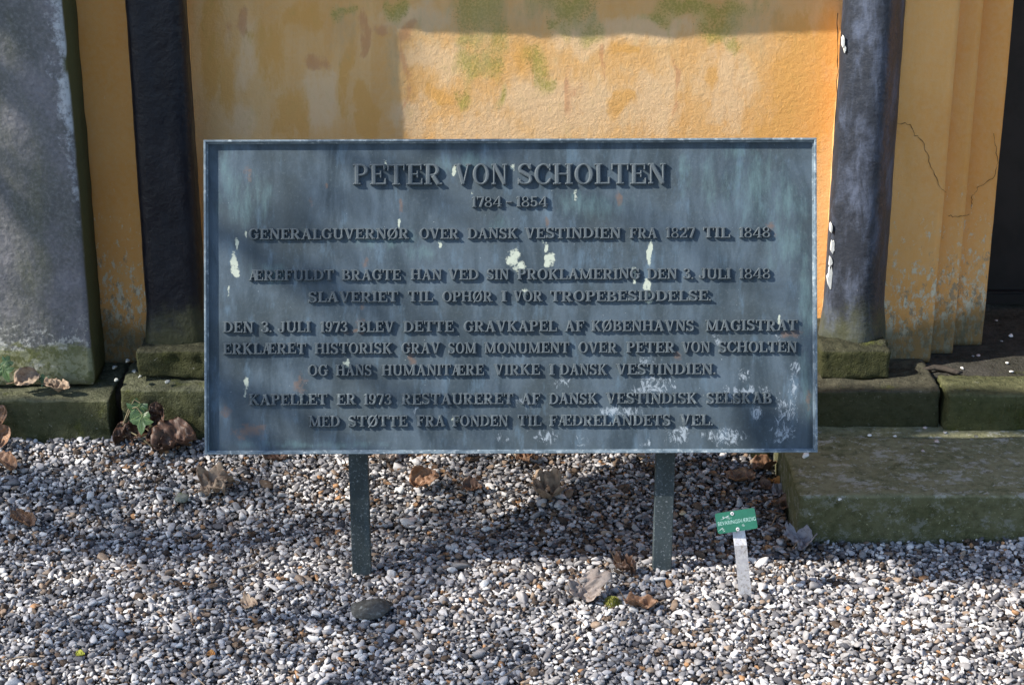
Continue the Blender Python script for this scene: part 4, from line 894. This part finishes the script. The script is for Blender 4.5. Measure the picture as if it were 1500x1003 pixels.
for pts, lab in (([(738, 990), (760, 975), (782, 968)], 'thin pale twig low on the gravel between the posts'), ([(8, 968), (25, 962), (40, 961)], 'thin tan straw at the lower left on the gravel'), ([(350, 832), (372, 826), (392, 812)], 'thin grey twig on the gravel below the sign left'),
                 ([(280, 985), (292, 996), (300, 1003)], 'fine pale stalk at the lower edge left of the flat dark stone'), ([(292, 892), (305, 892), (320, 891)], 'short dark twig on the gravel left of the little tan leaf'), ([(1130, 770), (1137, 755), (1150, 752)], 'thin brown stalk on gravel right of the green tag')):
    bm = bmesh.new(); tube(bm, [on_z(x, y, gzf(on_z(x, y, 0).x, on_z(x, y, 0).y)+.012) for x, y in pts], [.0012, .0014, .0007], 5)
    props(link('twig', bm_mesh('twig', bm), mat_simple('pale_twig', [(.22, .16, .11), (.36, .28, .20)], 60, .8)), lab, 'twig')
# moss tuft
bm = bmesh.new(); c = on_z(897, 878, .012)
for _ in range(900):
    a, r = rng.uniform(0, 6.28), math.sqrt(rng.random())*.017; x, y = c.x+math.cos(a)*r, c.y+math.sin(a)*r*.9; z = .002+.013*(1-(r/.018)**2)+gzf(c.x, c.y)
    d = Vector((rng.normal(0, .5)+math.cos(a)*.5, rng.normal(0, .5)+math.sin(a)*.5, 1)).normalized()*.0045; s = Vector((math.cos(a+1.5), math.sin(a+1.5), 0))*.0009
    p = Vector((x, y, z)); bm.faces.new([bm.verts.new(q) for q in (p-s, p+s, p+d)])
props(link('moss_tuft', bm_mesh('moss_tuft', bm), mat_simple('yellow_moss', [(.20, .21, .04), (.34, .33, .08)], 120, .9)), 'small yellow green moss tuft in the gravel beside the pale leaf', 'moss')

# ------------------------------------------------------------------ bare tree outside the frame, whose branches shade the place
BARK = mat_simple('grey_bark', [(.10, .09, .08), (.18, .16, .14)], 20, .9, .2, .8, 0, .01)
tree = empty('bare_tree', (-5.6, -1.3, 0)); TO = Vector((-5.6, -1.3, 0)); props(tree, 'bare winter tree standing left of the chapel, its branch shadows on sign and gravel', 'tree')
bm = bmesh.new(); tube(bm, [(0, 0, -.1), (.05, .02, 1.2), (-.05, .1, 2.6), (0, .1, 4.0), (.0, .1, 5.5), (.05, .15, 7)], [.22, .17, .15, .12, .08, .03], 12); link('trunk', bm_mesh('trunk', bm), BARK, tree, True)
def plp(px, py): return Vector((0, 0, CAM_H))+ray(px, py)*DP
def gpt(px, py): return on_z(px, py, 0.)
def wpt(px, py): return on_y(px, py, 3.52)
br = bmesh.new()
def limb(a, b, r, t=4.6, ext=.6, n=10, seed=0):
    A = a+SUN*t; B = b+SUN*(t+.3); d = B-A; q = []
    for i in range(n+1):
        s = -ext+(1+2*ext)*i/n; w = Vector([mnoise.noise(Vector((s*2.2+k*5.1+seed, seed, 0)))*.05 for k in range(3)])
        q.append(A+d*s+w-TO)
    tube(br, q, [r*(1-.45*i/n) for i in range(n+1)], 7)
def twigs(c, spread, n, t=4.6, r=.006, dirv=Vector((1, .2, -.9))):
    for i in range(n):
        p = c+Vector((rng.normal(0, spread[0]), rng.normal(0, spread[1]), 0)); a = p+SUN*(t+rng.uniform(-.8, .8))
        d = Vector((dirv.x+rng.normal(0, .5), dirv.y+rng.normal(0, .6), dirv.z+rng.normal(0, .5))).normalized()*rng.uniform(.15, .45)
        m_ = a+d*.5+Vector((rng.normal(0, .02), rng.normal(0, .02), rng.normal(0, .02)))
        tube(br, [a-TO, m_-TO, a+d-TO], [r*rng.uniform(.7, 1.6), r, r*.5], 5, False)
for a, b, r in (((310, 345), (500, 440), .017), ((320, 560), (520, 650), .018), ((440, 395), (600, 470), .009), ((400, 330), (520, 300), .010), ((560, 560), (700, 630), .008), ((940, 330), (1160, 440), .006), ((500, 215), (640, 290), .012)):
    limb(plp(*a), plp(*b), r, seed=a[0], ext=.3)
for a, b, r in (((-40, 90), (120, 260), .022), ((-30, 260), (110, 420), .020), ((-60, 170), (130, 330), .012), ((-20, -20), (60, 60), .05), ((20, -40), (90, 60), .05)):
    limb(wpt(*a), wpt(*b), r*.8, seed=a[1], ext=.3, t=2.4)
limb(Vector((-.752, 3.57, 1.2)), Vector((-.746, 3.57, .1)), .030, t=3.2, ext=.1)  # unseen limb added to keep the left column in shade
[limb(on_y(1490, q, 3.12), on_y(1680, q, 3.12), .045, ext=.0, seed=q) for q in (742, 775)]; limb(on_y(1190, 634, 3.42), on_y(1560, 632, 3.42), .03, ext=.1, seed=8); limb(on_y(1190, 600, 3.45), on_y(1560, 590, 3.45), .045, ext=.1, seed=5); limb(on_y(-40, 610, 3.46), on_y(160, 625, 3.46), .035, ext=.1, seed=6)  # unseen limbs added to shade the step front, back strip and plinth stones
for a, b, r in (((-60, 715), (150, 745), .05), ((-40, 780), (330, 800), .026), ((240, 800), (620, 775), .028), ((250, 700), (480, 690), .02), ((-60, 900), (250, 940), .012), ((300, 880), (560, 930), .010), ((340, 740), (500, 700), .014), ((1410, 838), (1600, 842), .05), ((1410, 820), (1600, 820), .05)):
    limb(gpt(*a), gpt(*b), r, seed=a[1], ext=.2)
twigs(gpt(80, 780), (.25, .15), 110); twigs(gpt(350, 930), (.4, .12), 110); twigs(gpt(450, 750), (.3, .15), 70); twigs(plp(400, 430), (.2, .1), 12, r=.004)
twigs(wpt(40, 250), (.12, .1), 16, r=.004)
me = bm_mesh('branches', br); o = link('branches', me, BARK, tree, True); o['kind'] = 'stuff'
bm = bmesh.new()
for h, e in ((2.6, (-1.4, -.9, 3.6)), (3.2, (.9, 2.6, 4.1)), (3.8, (.5, 3.2, 4.4)), (2.0, (-1.0, -1.2, 2.9)), (4.4, (-.4, 2.4, 5.4)), (4.0, (-1.4, -.6, 5.2))):
    a = Vector((0, .1, h)); b = Vector(e); tube(bm, [a, a.lerp(b, .35)+Vector((0, 0, .06)), a.lerp(b, .7)+Vector((.03, .02, .03)), b], [.06, .04, .028, .015], 8)
link('limb', bm_mesh('limb', bm), BARK, tree, True)
print('letters', nlet, 'objects', len(scene.objects))
